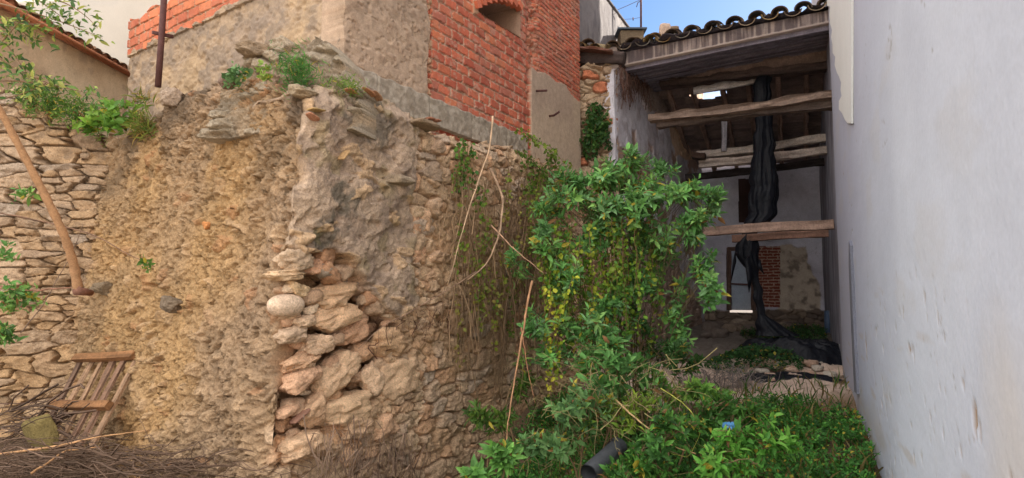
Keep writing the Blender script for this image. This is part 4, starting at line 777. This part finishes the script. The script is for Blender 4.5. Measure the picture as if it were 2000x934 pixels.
def whorls(Lf, pos, axis, nl=9, ln=.09, wd=.035, cols=GREENS, kcol=.9, spread=.9):
    n = len(pos); axis = unit(axis); ref = unit(rnd(n)); a = unit(np.cross(axis, ref)); b = np.cross(axis, a); tint = pick(cols, n, kcol, .18)
    for k in range(nl):
        ph = k*2.4+RNG.uniform(0, .6, n); el = (.15+.75*(k/nl))*spread; rad = np.cos(ph)[:, None]*a+np.sin(ph)[:, None]*b
        d = unit(rad*math.cos(1.1-el*1.0)+axis*math.sin(1.15-el*1.1)+rnd(n, .12)); nr = unit(axis*1.0-rad*.25)
        l_ = ln*(.45+.75*RNG.random(n))*(1-.25*(k < 2)); tk = tint*(1+.14*RNG.normal(size=(n, 1))); od = RNG.random(n)[:, None]; tk = np.where(od < .035, lin(176, 160, 62), np.where(od < .055, lin(134, 96, 58), tk))
        Lf.many(pos-axis*.014*k+rnd(n, .01), d+rnd(n, .12), nr+rnd(n, .25), l_, l_*wd/ln*RNG.uniform(.75, 1.2, n), tk, RNG.uniform(-.1, .55, n))
def curve(p, q, sag=.1, n=7, wob=.03):
    p, q = np.array(p, float), np.array(q, float); t = np.linspace(0, 1, n)[:, None]; w_ = np.sin(t*math.pi)
    return p+(q-p)*t+w_*np.array([0, 0, sag])+w_*rnd(1, wob)+np.sin(t*2*math.pi)*rnd(1, wob*.6)
def shrub(name, label, cat, base, blobs, nl=9, ln=.09, wd=.034, cols=GREENS, kcol=.9, group=None, stem=(128, 104, 76), r0=.018, dens=1., tw=.003, upb=.6, spread=.9, extra=()):
    root = thing(name, label, cat, base, group); Lf = Leaves(); mb = MB(); base = np.array(base, float)
    for (px, py, rx, ry, Y, num) in list(blobs)+list(extra):
        c = at(px, py, Y); k = Y/1200; R = np.array([rx*k, max(rx, ry)*k*.8, ry*k]); num = int(num*dens)
        ns_ = max(3, num//6); Dc = unit(rnd(ns_))*(RNG.random(ns_)**.4)[:, None]*1.12; ci = RNG.integers(0, ns_, num); D0 = Dc[ci]+rnd(num, .17); pos = c+D0*R; D = unit(D0); pos[:, 2] = np.maximum(pos[:, 2], ground(pos[:, 0], pos[:, 1])+.04)
        ax = unit(D+np.array([0, -.25, upb])+rnd(num, .3)); whorls(Lf, pos, ax, nl, ln, wd, cols, kcol, spread)
        cs = curve(base, c, .15*np.linalg.norm(c-base), 9, .05); mb.tube(cs, np.linspace(r0, r0*.45, 9), 6, lin(*stem))
        for p in pos[::2]:
            s_ = cs[RNG.integers(4, 9)]; mb.tube(curve(s_, p, .02, 5, .02), np.linspace(r0*.3, tw, 5), 4, lin(*stem)*.9, cap=False)
    Lf.build('foliage', M_leaf, root); mb.build('stem', M_stem, root); return root
# main shrub in front of the ruin, its drooping limb on the right
g0 = lambda x, y: (x, y, float(ground(x, y)))
SHC = [(96, 148, 84), (84, 134, 78), (116, 160, 94), (72, 116, 66), (104, 146, 104)]
shrub('shrub', 'tall leafy shrub with whorled leaves leaning out in front of the passage', 'shrub', g0(1.35, 6.9),
      [(1210, 345, 70, 40, 6.6, 62), (1130, 375, 60, 38, 6.5, 50), (1245, 400, 80, 60, 6.4, 80), (1160, 430, 80, 60, 6.6, 60), (1320, 375, 60, 32, 6.4, 46), (1395, 400, 34, 30, 6.3, 26), (1340, 440, 50, 40, 6.3, 34), (1075, 395, 32, 26, 6.7, 14), (1080, 500, 44, 60, 6.4, 32), (1240, 500, 60, 60, 6.6, 40), (1390, 530, 26, 60, 6.1, 26), (1325, 560, 24, 60, 6.5, 16), (1240, 320, 40, 20, 6.5, 16), (1300, 480, 40, 40, 6.6, 20), (1300, 330, 40, 16, 6.6, 12)], nl=10, ln=.105, wd=.040, cols=SHC, kcol=1.22, r0=.007, dens=1.15, stem=(96, 84, 60), extra=[(1330, 640, 40, 50, 6.6, 24), (1060, 650, 40, 60, 6.0, 22), (1120, 690, 50, 40, 5.9, 24), (1000, 520, 30, 50, 6.6, 12), (1290, 560, 50, 60, 6.5, 26), (1200, 580, 60, 60, 6.4, 30), (1100, 590, 44, 60, 6.2, 20), (1150, 640, 60, 40, 6.0, 26), (1060, 450, 30, 50, 6.5, 14)])
# hanging vines
def vine(name, label, strands, pl=None, ln=.045, cols=GREENS, kcol=.9, group=None, step=.04, side=.035, stemcol=(120, 96, 64), clump=2):
    root = thing(name, label, 'vine', strands[0][0] if pl is None else strands[0][0], group); Lf = Leaves(); mb = MB()
    for (p, q_) in strands:
        p, q_ = np.array(p, float), np.array(q_, float); Ln = np.linalg.norm(q_-p); n = max(5, int(Ln/.08)); t = np.linspace(0, 1, n)[:, None]
        w_ = np.cumsum(rnd(n, .012), 0); pts = p+(q_-p)*t+w_*np.sin(t*math.pi*.5+.2); mb.tube(pts, np.linspace(.004, .0022, n), 4, lin(*stemcol), cap=False)
        m = int(Ln/step)*clump; tt = RNG.random(m)*(n-1); i_ = np.minimum(tt.astype(int), n-2); f = (tt-i_)[:, None]; pos = pts[i_]*(1-f)+pts[i_+1]*f+rnd(m, side*.6)
        toc = unit(CAM*[1, 1, 0]-pos*[1, 1, 0]); nr = unit(toc+rnd(m, .75)+[0, 0, .5]); d = unit(rnd(m, .6)+[0, 0, -.6]+toc*.2)
        l_ = ln*(.45+.8*RNG.random(m)); bc = lin(*random.choice(cols))*kcol*np.array([1.15, 1.2, .8]); cc = pick(cols, m, kcol, .22)*.4+bc*.6*(1+.2*RNG.normal(size=(m, 1))); Lf.many(pos, d, nr, l_, l_*RNG.uniform(.6, .9, m), cc, .15)
    Lf.build('foliage', M_leaf, root); mb.build('stem', M_stem, root); return root
VC = [(112, 146, 54), (90, 130, 50), (140, 160, 60), (76, 116, 50), (84, 128, 52), (164, 168, 64)]
st = []
for k in range(70):
    px = random.uniform(1055, 1275); y0 = random.uniform(400, 520); y1 = random.uniform(560, 740)-abs(px-1160)*.3; Y = random.uniform(6.25, 6.9)
    st.append((at(px, y0, Y), at(px+random.uniform(-15, 15), y1, Y-.1)))
vine('hanging_vine', 'curtain of yellow green vines hanging under the tall shrub', st, cols=VC, kcol=.9, ln=.05)
vine('hanging_vine', 'single long strand of yellow vine leaves hanging left of the green curtain', [(at(1075, 560, 6.), at(1080, 770, 5.9)), (at(1085, 600, 6.), at(1078, 740, 5.9)), (at(1120, 540, 6.), at(1072, 700, 5.95))], cols=[(190, 188, 66), (160, 172, 60), (120, 150, 58), (176, 170, 66)], kcol=1., ln=.05, step=.03)
st = [(W2.at(random.uniform(895, 925), random.uniform(262, 300), .12), W2.at(random.uniform(890, 930), random.uniform(330, 410), .14)) for _ in range(9)]
vine('climbing_vine', 'narrow green vine climbing the stone wall under the concrete ledge', st, cols=GREENS, ln=.05)
st = [(W2.at(random.uniform(1005, 1120), random.uniform(285, 330), .15), W2.at(random.uniform(1000, 1110), random.uniform(360, 450), .2)) for _ in range(14)]+[(W2.at(px, 250+(px-1010)*.55, .15), W2.at(px+40, 262+(px-1010)*.6+20, .15)) for px in (1008, 1020, 1035, 1050, 1070)]
vine('climbing_vine', 'sparse vine trailing over the sloping wall top beside the beige render', st, cols=[(98, 128, 60), (130, 150, 66), (78, 108, 50)], ln=.05)
st = []
for k in range(48):
    px = random.uniform(890, 1100); py = random.uniform(310, 600); st.append((W2.at(px, py, .25), W2.at(px+random.uniform(-15, 15), py+random.uniform(60, 170), .3)))
vine('climbing_vine', 'thin mixed green and dry vine spread over the stone wall left of the shrub', st, cols=[(104, 134, 58), (132, 146, 60), (84, 112, 50), (150, 136, 80)], ln=.045, step=.05)
st = [(pr_.at(random.uniform(1150, 1192), random.uniform(195, 260), .22), pr_.at(random.uniform(1128, 1196), random.uniform(250, 320), .26)) for _ in range(26)]
vine('ivy', 'dark green ivy covering the stone pier beside the passage', st, cols=[(60, 96, 50), (76, 112, 56), (48, 80, 46)], ln=.07, step=.03)
# ---------------------------------------------------------------- lower shrubs
low = [('low shrub with grey green whorls just left of the grey pipe', (1130, 790, 70, 44, 4.9, 62), (1080, 845, 60, 40, 4.8, 44)), ('low shrub with broad whorls below the hanging vines', (1210, 735, 70, 48, 5.4, 66), (1190, 690, 40, 30, 5.5, 26)), ('low shrub with pale tips at the edge of the bare path', (1320, 760, 62, 42, 5.4, 50), (1390, 760, 40, 26, 5.3, 20)),
       ('dark bushy shrub growing against the foot of the side wall', (1260, 660, 60, 50, 6.6, 40), (1310, 690, 40, 40, 6.4, 24), (1350, 690, 40, 30, 6.6, 22), (1220, 620, 50, 40, 6.4, 24)), ('low shrub filling the bottom edge right of the grey pipe', (1300, 860, 70, 50, 4.6, 66), (1250, 910, 50, 30, 4.5, 30), (1196, 915, 22, 14, 4.3, 7)), ('bright green shrub near the blue plastic bag', (1470, 860, 60, 44, 4.5, 56), (1400, 900, 60, 34, 4.4, 44), (1428, 850, 14, 10, 4.5, 4)),
       ('small shrub at the bottom edge in front of the stone wall', (985, 900, 48, 34, 4.4, 22), (930, 925, 30, 18, 4.4, 8)), ('low shrub with yellowish leaves above the fallen stems', (1180, 820, 60, 30, 4.9, 34), (1240, 790, 50, 30, 5.0, 26)), ('bushy shrub between the pipe and the tall white wall', (1380, 820, 60, 40, 5.0, 44), (1440, 790, 40, 26, 5.2, 20)), ('loose weedy shrub at the foot of the stone wall', (960, 800, 50, 60, 5.6, 26), (1010, 730, 40, 50, 5.9, 22))]
LOWC = [[(98, 142, 88), (82, 124, 78), (112, 156, 100)], [(88, 142, 76), (74, 122, 66), (104, 156, 90)], [(104, 152, 70), (126, 166, 78), (84, 128, 62)], [(56, 96, 50), (66, 108, 56)], [(74, 126, 60), (92, 146, 68), (60, 104, 54)], [(96, 160, 68), (116, 176, 80), (74, 130, 58)], [(110, 164, 84), (90, 140, 74)], [(138, 166, 66), (110, 146, 64)], [(74, 124, 58), (88, 138, 64), (60, 100, 50)], [(96, 128, 56), (76, 112, 50)]]
for (lb, *bl), cs in zip(low, LOWC):
    c = at(*bl[0][:2], bl[0][4]); big = 'broad' in lb or 'bottom edge in front' in lb
    shrub('low_shrub', lb, 'shrub', g0(c[0], c[1]+.15), bl, nl=9, ln=.115 if big else random.uniform(.07, .1), wd=.045 if big else random.uniform(.026, .036), cols=cs, kcol=.92, group='low shrubs in front of the passage', r0=.01)
# ---------------------------------------------------------------- ground cover (stuff)
def cover():
    Lf = Leaves(); n = 26000
    x = RNG.uniform(-.4, 7, n); y = RNG.uniform(3.2, 8.6, n); rw_x = 1.5+.456*(y-1.8)
    w2x = C0[0]+(y-C0[1])*.577+.3; m = (x < rw_x-.04) & (x > np.maximum(w2x, -.4)) & (fbm(x*1.6, y*1.6, seed=181)+.35*ss(7.9, 6.6, y+.35*(x-3)) > .0+.55*ss(7.2, 8.3, y+.35*(x-3))); x, y = x[m], y[m]
    h = .03+.14*RNG.random(len(x))*(.6+.8*ss(-.3, .4, fbm(x*2, y*2, seed=182))); pos = np.stack([x, y, ground(x, y)+h], -1)
    for c_, wgt in (([(64, 120, 56), (78, 138, 64), (54, 102, 50)], 0), ([(88, 152, 68), (70, 126, 58)], 1)):
        s_ = RNG.random(len(pos)) < .5; whorls(Lf, pos[s_], unit(rnd(s_.sum(), .3)+[0, -.15, 1]), 5, .05, .028, c_, .9, 1.1)
    o = Lf.build('weeds', M_leaf); tag(o, 'carpet of small green nettles and weeds along the foot of the white wall', 'weeds', kind='stuff')
    Lf = Leaves(); n = 2600; x = RNG.uniform(1, 4.6, n); y = RNG.uniform(8.8, 10.6, n); cx, cy = 3.75, 9.6; m = ((x-cx)/.75)**2+((y-cy)/.6)**2 < 1; x, y = x[m], y[m]; r = ((x-cx)/.75)**2+((y-cy)/.6)**2
    pos = np.stack([x, y, ground(x, y)+.05+.22*(1-r)*RNG.random(len(x))**.3], -1); whorls(Lf, pos, unit(rnd(len(x), .3)+[0, -.2, 1]), 5, .06, .035, [(44, 82, 46), (56, 98, 52)], .9, 1.1)
    n = 900; x = RNG.uniform(4.6, 6.3, n); y = RNG.uniform(10.8, 12.6, n); m = x < 1.5+.456*(y-1.8)-.1; x, y = x[m], y[m]; pos = np.stack([x, y, ground(x, y)+.06+.12*RNG.random(len(x))], -1); whorls(Lf, pos, unit(rnd(len(x), .3)+[0, -.2, 1]), 5, .06, .03, [(54, 92, 50)], .9, 1.1)
    o = Lf.build('weeds', M_leaf); tag(o, 'dark mound of nettles on the floor inside the ruin', 'weeds', kind='stuff')
    Lf = Leaves(); n = 1500; x = RNG.uniform(.2, 4.6, n); y = RNG.uniform(4, 8, n); m = (x < 1.5+.456*(y-1.8)-.05); x, y = x[m], y[m]; k = len(x)
    pos = np.stack([x, y, ground(x, y)], -1); d = unit(rnd(k, .35)+[0, 0, 1]); Lf.many(pos, d, unit(rnd(k)), .12+.18*RNG.random(k), .007, pick([(70, 116, 50), (90, 124, 58), (140, 130, 86)], k, .8), .3)
    o = Lf.build('grass', M_leaf); tag(o, 'thin green and dry grass blades among the weeds', 'grass', kind='stuff')
cover()
# ---------------------------------------------------------------- dry stems, canes
def canes(items):
    for lb, pts, r, c in items:
        P_ = np.array([at(*p) for p in pts]); t = np.linspace(0, len(P_)-1, 24); Q = np.stack([np.interp(t, np.arange(len(P_)), P_[:, k]) for k in range(3)], -1)
        for _ in range(3): Q[1:-1] = (Q[:-2]+Q[2:]+2*Q[1:-1])/4
        Q += np.cumsum(rnd(24, .003), 0); mb = MB(); cc_ = lin(*c)*(1+.25*np.sin(np.arange(24)*1.9+len(lb)))[:, None]; mb.tube(Q, np.linspace(r*.85, r*.3, 24)*(1+.14*np.sin(np.arange(24)*2.3)), 7, np.repeat(cc_, 7, 0).reshape(24, 7, 3).reshape(-1, 3)); o = mb.build('dry_cane', M_stem); tag(o, lb, 'cane', 'bare canes and stems in front of the wall')
canes([('pale upright cane standing above the concrete ledge', [(962, 228, 6.6), (955, 290, 6.5), (935, 350, 6.3), (905, 440, 6.1), (872, 560, 5.9)], .013, (190, 160, 130)),
       ('curved brown stem arching beside the pale upright cane', [(958, 330, 6.9), (985, 380, 6.6), (980, 450, 6.2), (960, 510, 6.1), (920, 545, 6.)], .018, (164, 136, 110)),
       ('thin reddish cane slanting up to the right in the shrub edge', [(960, 440, 6.2), (1000, 480, 6.), (1060, 530, 5.9)], .009, (176, 140, 112)),
       ('tall dry cane rising from the ground left of the low shrubs', [(1040, 548, 5.8), (1025, 640, 5.6), (1005, 760, 5.4), (992, 870, 5.1)], .014, (170, 128, 94)),
       ('forked dry cane leaning right of the tall one', [(1018, 640, 5.8), (1030, 700, 5.6), (1045, 790, 5.4)], .007, (164, 116, 84)),
       ('fallen cane lying across the low shrubs to the right', [(1190, 770, 4.9), (1240, 820, 4.75), (1300, 870, 4.6), (1360, 895, 4.5)], .009, (190, 156, 110)),
       ('yellow green looping stem above the fallen cane', [(1290, 760, 4.9), (1345, 800, 4.8), (1370, 850, 4.7), (1345, 900, 4.6), (1310, 890, 4.6)], .005, (170, 170, 80)),
       ('thin grey stem crossing the vines by the hollow', [(930, 530, 6.2), (870, 570, 5.9), (800, 610, 5.5), (740, 640, 5.15), (700, 680, 5.05)], .007, (146, 118, 96))])
def twigs(name, label, cat, n, fn, r=.0025, c=(150, 126, 98), kind='stuff'):
    mb = MB()
    for _ in range(n):
        p, q_ = fn(); mb.tube(curve(p, q_, random.uniform(-.05, .08), 5, .03), random.choice((.5, .7, .9, 1.2, 1.6, 2.4))*r, 3, lin(*c)*random.uniform(.6, 1.25), cap=False)
    o = mb.build(name, M_stem); tag(o, label, cat, kind=kind); return o
def hang():
    px, py = random.uniform(880, 1080), random.uniform(290, 560); p = W2.at(px, py, .15); q_ = W2.at(px+random.uniform(-35, 35), py+random.uniform(60, 260), random.uniform(.15, .4)); return p, q_
twigs('dry_creeper', 'tangle of dry brown creeper stems over the stone wall', 'creeper', 260, hang, .0028, (156, 128, 98))
def droots():
    px, py = random.uniform(735, 880), random.uniform(600, 650); py += (820-px)*.25; p = W2.at(px, py, .12); return p, p+np.array([random.uniform(-.03, .03), -.02, -random.uniform(.05, .2)])
twigs('dead_roots', 'dark dead rootlets hanging below the grey render', 'roots', 34, droots, .0022, (84, 52, 38))
def dw():
    px, py = random.uniform(620, 830), random.uniform(900, 960); p = W2.at(px, py, .2); return p, p+np.array([random.uniform(-.12, .12), -.05, random.uniform(.1, .42)])
twigs('dry_weeds', 'dry grey weed stalks at the foot of the hollow', 'weeds', 190, dw, .0022, (150, 124, 104))
def tang():
    px, py = random.uniform(1040, 1340), random.uniform(680, 930); p = at(px, py, random.uniform(4.5, 5.3)); return p, p+np.array([random.uniform(-.3, .35), random.uniform(-.1, .1), random.uniform(-.35, .2)])
twigs('dead_stems', 'straw coloured dead stems tangled through the low shrubs', 'stems', 190, tang, .0018, (140, 128, 86))
def gh():
    x, y = random.uniform(2.3, 3.3), random.uniform(8.0, 9.0); p = np.array([x, y, float(ground(x, y))]); return p, p+np.array([random.uniform(-.3, .3), random.uniform(-.2, .1), random.uniform(.08, .3)])
twigs('dry_grass_heap', 'pale dry grass heap beside the nettle mound inside the ruin', 'dry grass', 260, gh, .0025, (140, 130, 124))
def pierg():
    px = random.uniform(1205, 1265); p = IW.at(px, random.uniform(125, 165), .12); return p, p+np.array([random.uniform(-.1, .1), -.08, -random.uniform(.15, .6)])
twigs('dry_creeper', 'dry brown creeper hanging from the eave beside the pier', 'creeper', 170, pierg, .003, (104, 76, 64))
# ---------------------------------------------------------------- left foreground: brush, canes, pallet, plank
def brush():
    px, py = random.uniform(-80, 560), random.uniform(868, 975); py += max(0, px-200)*.12; Y = random.uniform(4.6, 6.0); p = at(px, py, Y); a_ = random.uniform(-.6, 3.7); l_ = random.uniform(.2, .8); return p, p+np.array([math.cos(a_)*l_, random.uniform(-.2, .2), .5*math.sin(a_)*l_*random.uniform(-.2, .7)])
twigs('brush_pile', 'pile of dry grey brown brushwood at the bottom left', 'brush', 950, brush, .0032, (108, 86, 70))
def brush2():
    px, py = random.uniform(-20, 90), random.uniform(800, 870); p = at(px, py, random.uniform(5.4, 6.)); a_ = random.uniform(-.5, .9); return p, p+np.array([math.cos(a_)*.5, 0, math.sin(a_)*.4])
twigs('brush_pile', 'thin dark twigs heaped in the left corner before the dry stone wall', 'brush', 60, brush2, .005, (96, 76, 62))
canes([('long light cane lying across the brush below the pallet', [(-30, 890, 4.9), (100, 878, 5.), (180, 862, 5.1), (290, 845, 5.3)], .013, (186, 142, 100)), ('second cane crossing under the long light one', [(60, 925, 4.8), (130, 880, 4.9), (200, 872, 5.)], .011, (170, 128, 88)), ('thin dark rod sticking out over the lower bar of the pallet', [(-40, 788, 5.9), (60, 790, 5.8), (135, 789, 5.7)], .006, (90, 66, 58)),
       ('arched dark branch crossing the dry stone wall', [(-20, 412, 6.), (80, 430, 5.9), (180, 455, 5.7), (250, 500, 5.6), (290, 520, 5.5)], .009, (120, 92, 74)), ('brown stem running level to the foot of the leaning trunk', [(-30, 560, 5.9), (60, 572, 5.9), (150, 568, 5.8)], .014, (140, 100, 80)),
       ('thin branch rising from the brush over the dry stone wall', [(40, 650, 5.9), (90, 590, 5.9), (140, 500, 5.9), (160, 440, 5.9)], .007, (120, 100, 84))])
PAL = thing('wooden_pallet', 'weathered grey slatted wooden pallet leaning on the earth wall', 'pallet', at(180, 870, 6.1))
tl, trr, bl_, br = at(164, 696, 6.5), at(272, 690, 6.15), at(70, 872, 5.75), at(176, 878, 5.5)
for k in range(6):
    t = k/5; a_ = tl+(trr-tl)*t; b_ = bl_+(br-bl_)*t; b_ = b_+(a_-b_)*random.uniform(-.05, .06); mb = MB()
    beam(mb, a_+[0, 0, .02*math.sin(k*5)], b_, .058, .025, seed=60+k, rough=.005, col=lin(*random.choice([(128, 98, 78), (108, 84, 68), (144, 114, 88)])), up=unit(np.cross(tl-bl_, trr-tl))); mb.build('slat', M_wood, PAL, smooth=False)
nrm = unit(np.cross(trr-tl, bl_-tl)); nrm = nrm if nrm[1] < 0 else -nrm
for k, (t, ex) in enumerate(((.06, .03), (.60, .04))):
    a_ = tl+(bl_-tl)*t; b_ = trr+(br-trr)*t; mb = MB(); beam(mb, a_+nrm*.05-(b_-a_)*ex, b_+nrm*.05+(b_-a_)*ex, .075, .06, seed=70+k, rough=.004, col=lin(138, 98, 64), up=nrm); mb.build('cross_bar', M_wood, PAL, smooth=False)
mb = MB(); rock(mb, at(80, 848, 5.45), (.27, .07, .34), rot2(np.array([[1, 0, 0], [0, 1, 0], [0, 0, 1.]]), .5), seed=77, col=lin(120, 104, 62), cuts=9, rough=.03); o = mb.build('mossy_stone', M_wall); tag(o, 'flat mossy stone standing on edge beside the foot of the pallet', 'stone')
# leaning trunk with leafy twigs
TR = thing('young_tree', 'slender bare trunk slanting down across the dry stone wall with leafy twigs above', 'tree', at(155, 575, 5.9))
Pt = [at(*p) for p in ((-60, 120, 5.3), (0, 215, 5.4), (50, 310, 5.5), (95, 395, 5.6), (128, 465, 5.7), (145, 520, 5.8), (154, 575, 5.85))]; Pt = np.array(Pt); t = np.linspace(0, 6, 40); Q = np.stack([np.interp(t, np.arange(7), Pt[:, k]) for k in range(3)], -1)
for _ in range(4): Q[1:-1] = (Q[:-2]+Q[2:]+2*Q[1:-1])/4
mb = MB(); mb.tube(Q, np.linspace(.026, .042, 40)*(1+.1*np.sin(np.arange(40)*2.1)), 12, lin(160, 122, 88)); mb.tube([at(150, 568, 5.8), at(178, 572, 6.)], [.045, .03], 10, lin(120, 84, 68)); mb.build('trunk', M_stem, TR)
TC = [(92, 124, 64), (76, 110, 60), (128, 152, 80), (60, 92, 52), (150, 160, 90)]
Lf = Leaves(); mb = MB()
br_ = [((-20, 30, 5.), (60, 60, 4.9), (110, 40, 4.9)), ((-30, 0, 5.), (100, 30, 4.9), (200, 75, 4.9)), ((20, -30, 5.), (150, 0, 4.9), (190, 55, 4.8)), ((-30, 90, 5.), (40, 150, 4.9), (120, 170, 4.9)), ((-30, 160, 5.), (60, 150, 4.9), (200, 190, 4.8)), ((-20, 40, 5.), (30, 110, 4.9), (70, 170, 4.8)), ((-20, 110, 4.8), (20, 60, 4.8), (60, 20, 4.8)), ((-30, 200, 5.), (40, 190, 4.9), (100, 160, 4.8)), ((30, -30, 5), (90, 10, 4.9), (130, 40, 4.9)), ((-20, 20, 5), (40, 70, 5), (90, 80, 5))]
for a_, b_, c_ in br_:
    P3 = np.array([at(*a_), at(*b_), at(*c_)]); tt = np.linspace(0, 1, 14)[:, None]; Q = (1-tt)**2*P3[0]+2*tt*(1-tt)*P3[1]+tt**2*P3[2]; mb.tube(Q, np.linspace(.008, .002, 14), 5, lin(126, 100, 76))
    m = 52; ii = RNG.integers(3, 14, m); pos = Q[ii]+rnd(m, .035); l_ = .04+.045*RNG.random(m); Lf.many(pos, unit(rnd(m, .8)+[.3, -.1, .1]), unit(rnd(m, .5)+[0, -.7, .6]), l_, l_*.38, pick(TC, m, 1., .2), .2)
mb.build('branch', M_stem, TR); Lf.build('foliage', M_leaf, TR)
# small plants rooted in the walls
def tuft(name, label, cat, spots, nl, ln, wd, cols, k=.9, sp=.05, up=.6):
    root = thing(name, label, cat, spots[0]); Lf = Leaves()
    for s_ in spots: whorls(Lf, np.array(s_)+rnd(8, sp), unit(rnd(8, .6)+[0, -.6, up]), nl, ln, wd, cols, k)
    Lf.build('foliage', M_leaf, root); return root
tuft('fennel_plant', 'bright green feathery plant on top of the stone hump', 'plant', [at(578+a_, 128+b_, 4.85) for a_, b_ in ((-18, 4), (0, -6), (14, 4), (0, 8), (-8, 12), (10, -8), (20, 10))], 16, .07, .006, [(92, 148, 76), (70, 120, 62)], 1.0, .035)
tuft('wall_plant', 'blue green round leaved plant in a crack of the earth wall', 'plant', [at(460, 140, 5.15), at(452, 150, 5.15)], 6, .06, .045, [(104, 142, 98), (84, 122, 80)], .9, .04)
tuft('wall_plant', 'small yellow green sprig left of the feathery plant', 'plant', [at(516, 132, 4.95), at(517, 146, 4.93)], 5, .045, .03, [(120, 150, 70)], .9, .02)
tuft('wall_grass', 'short green tuft along the top edge above the tile shards', 'plant', [at(a_, 161+abs(a_-670)*.06, 5.) for a_ in (636, 655, 672, 688, 700)], 9, .05, .007, [(98, 140, 60), (120, 150, 70)], .9, .025)
tuft('wall_plant', 'tiny green sprig at the tip of the arched branch', 'plant', [at(286, 517, 5.45)], 5, .06, .03, [(92, 132, 66)], .9, .02)
tuft('wall_grass', 'green and straw grass growing where the earth wall top meets the house', 'plant', [at(a_, b_, Y) for a_, b_, Y in ((272, 190, 6.6), (282, 235, 6.4), (270, 250, 6.45), (262, 230, 6.5), (285, 245, 6.3))], 10, .16, .008, [(120, 140, 70), (98, 130, 58), (160, 146, 96)], .9, .04)
tuft('wall_plant', 'leafy green clump on top of the dry stone wall by its corner', 'plant', [at(a_, b_, 6.5) for a_, b_ in ((205, 215), (225, 228), (190, 235), (212, 240), (235, 215), (170, 240), (240, 240))], 7, .10, .05, [(92, 138, 60), (120, 160, 70)], .95, .05)
tuft('wall_plant', 'fine leaved weeds spreading along the dry stone wall top', 'plant', [at(a_, 178+(a_-60)*.38+b_, 6.7) for a_ in range(44, 190, 8) for b_ in (-6, 14)], 9, .06, .014, [(84, 124, 56), (104, 142, 66), (66, 104, 50)], .9, .07)
for lb, sp in (('leafy sprig low on the dry stone wall at the left edge', ((10, 570), (30, 565), (60, 572), (45, 580), (20, 590))), ('leafy sprig hanging at the left edge below the other one', ((5, 640), (12, 655), (-5, 650))), ('tiny sprig rooted between the flat stones', ((44, 375),)), ('small low sprig rooted beside the trunk on the flat stones', ((15, 495),))):
    tuft('wall_plant', lb, 'plant', [at(a_, b_, 5.9) for a_, b_ in sp], 6, .09, .035, [(96, 146, 84), (120, 164, 92)], .95, .04)
# rusty pole
PO = thing('rusty_pole', 'thin rusty iron pole fixed to the rendered house wall', 'pole', at(308, 168, 6.75)); mb = MB(); mb.tube([at(308.5, 170, 6.72), at(315, 80, 6.72), at(324, -60, 6.72)], .033, 12); mb.build('tube', M_iron, PO)
mb = MB(); p_ = at(312, 66, 6.72); beam(mb, p_+[-.06, -.04, .0], at(338, 72, 6.85), .03, .035, col=(.2, .17, .15), rough=.003); mb.build('bracket', M_iron, PO)
# drain pipe in the shrubs, blue bag, pipe in the passage, debris
pp0, pp1 = at(1150, 925, 4.5), at(1208, 872, 4.9); mb = MB(); mb.tube([pp0, pp1], .066, 20, cap=False); mb.tube([pp1, pp0], .058, 20, cap=False); mb.tube([pp1-(pp1-pp0)*.12, pp1], .074, 20, cap=False); o = mb.build('drain_pipe', M_pipe); tag(o, 'thick dark grey drain pipe lying in the low shrubs', 'pipe')
mb = MB(); rock(mb, at(1426, 836, 4.75), (.1, .08, .1), seed=91, col=(.1, .3, .5), cuts=14, rough=.18); o = mb.build('plastic_bag', M_bag); tag(o, 'crumpled light blue plastic bag caught among the leaves', 'bag')
p_ = RW.at(1617, 660, .12); q_ = RW.at(1617, 606, .12); p_ = at(1617, 662, 12.3); q_ = at(1616, 607, 12.3); mb = MB(); mb.tube([p_, q_], .06, 16); o = mb.build('blue_pipe', mat('blue_grey_pipe', col=(.06, .09, .15), rough=.5, n1=(4, .1), n2=(40, .1), bump=None)); tag(o, 'short blue grey pipe standing against the white wall inside the ruin', 'pipe')
random.seed(5)
for k in range(26):
    x, y = random.uniform(3.6, 5.05), random.uniform(8.6, 9.6)
    if x > 1.5+.456*(y-1.8)-.15: x -= .5
    s_ = random.uniform(.07, .2); mb = MB(); rock(mb, (x, y, float(ground(x, y))+s_*.2), (s_, s_*.8, s_*.55), seed=400+k, col=lin(*((186, 158, 138), (170, 140, 120), (176, 164, 150))[k % 3]), sub=3, cuts=10, rough=.06)
    o = mb.build('rubble_stone', M_wall); tag(o, ('pale pinkish', 'brown', 'light grey')[k % 3]+' broken stone lying on the bare path at the foot of the white wall', 'stone', 'broken stones scattered on the path')
for k in range(22):
    px = random.uniform(1375, 1600); py = random.uniform(612, 650); Y = random.uniform(12.6, 13.8); p = at(px, py, Y); s_ = random.uniform(.15, .38); z = float(ground(p[0], p[1])); mb = MB(); rock(mb, (p[0], p[1], z+s_*.2), (s_*1.3, s_, s_*.6), seed=440+k, col=lin(*((120, 104, 90), (104, 92, 84), (140, 124, 108))[k % 3]), sub=3, cuts=10, rough=.08)
    o = mb.build('rubble_stone', M_wall); tag(o, ('dull brown', 'dark grey', 'dusty tan')[k % 3]+' broken stone in the dark rubble heap before the back wall of the ruin', 'stone', 'broken stones heaped before the back wall')
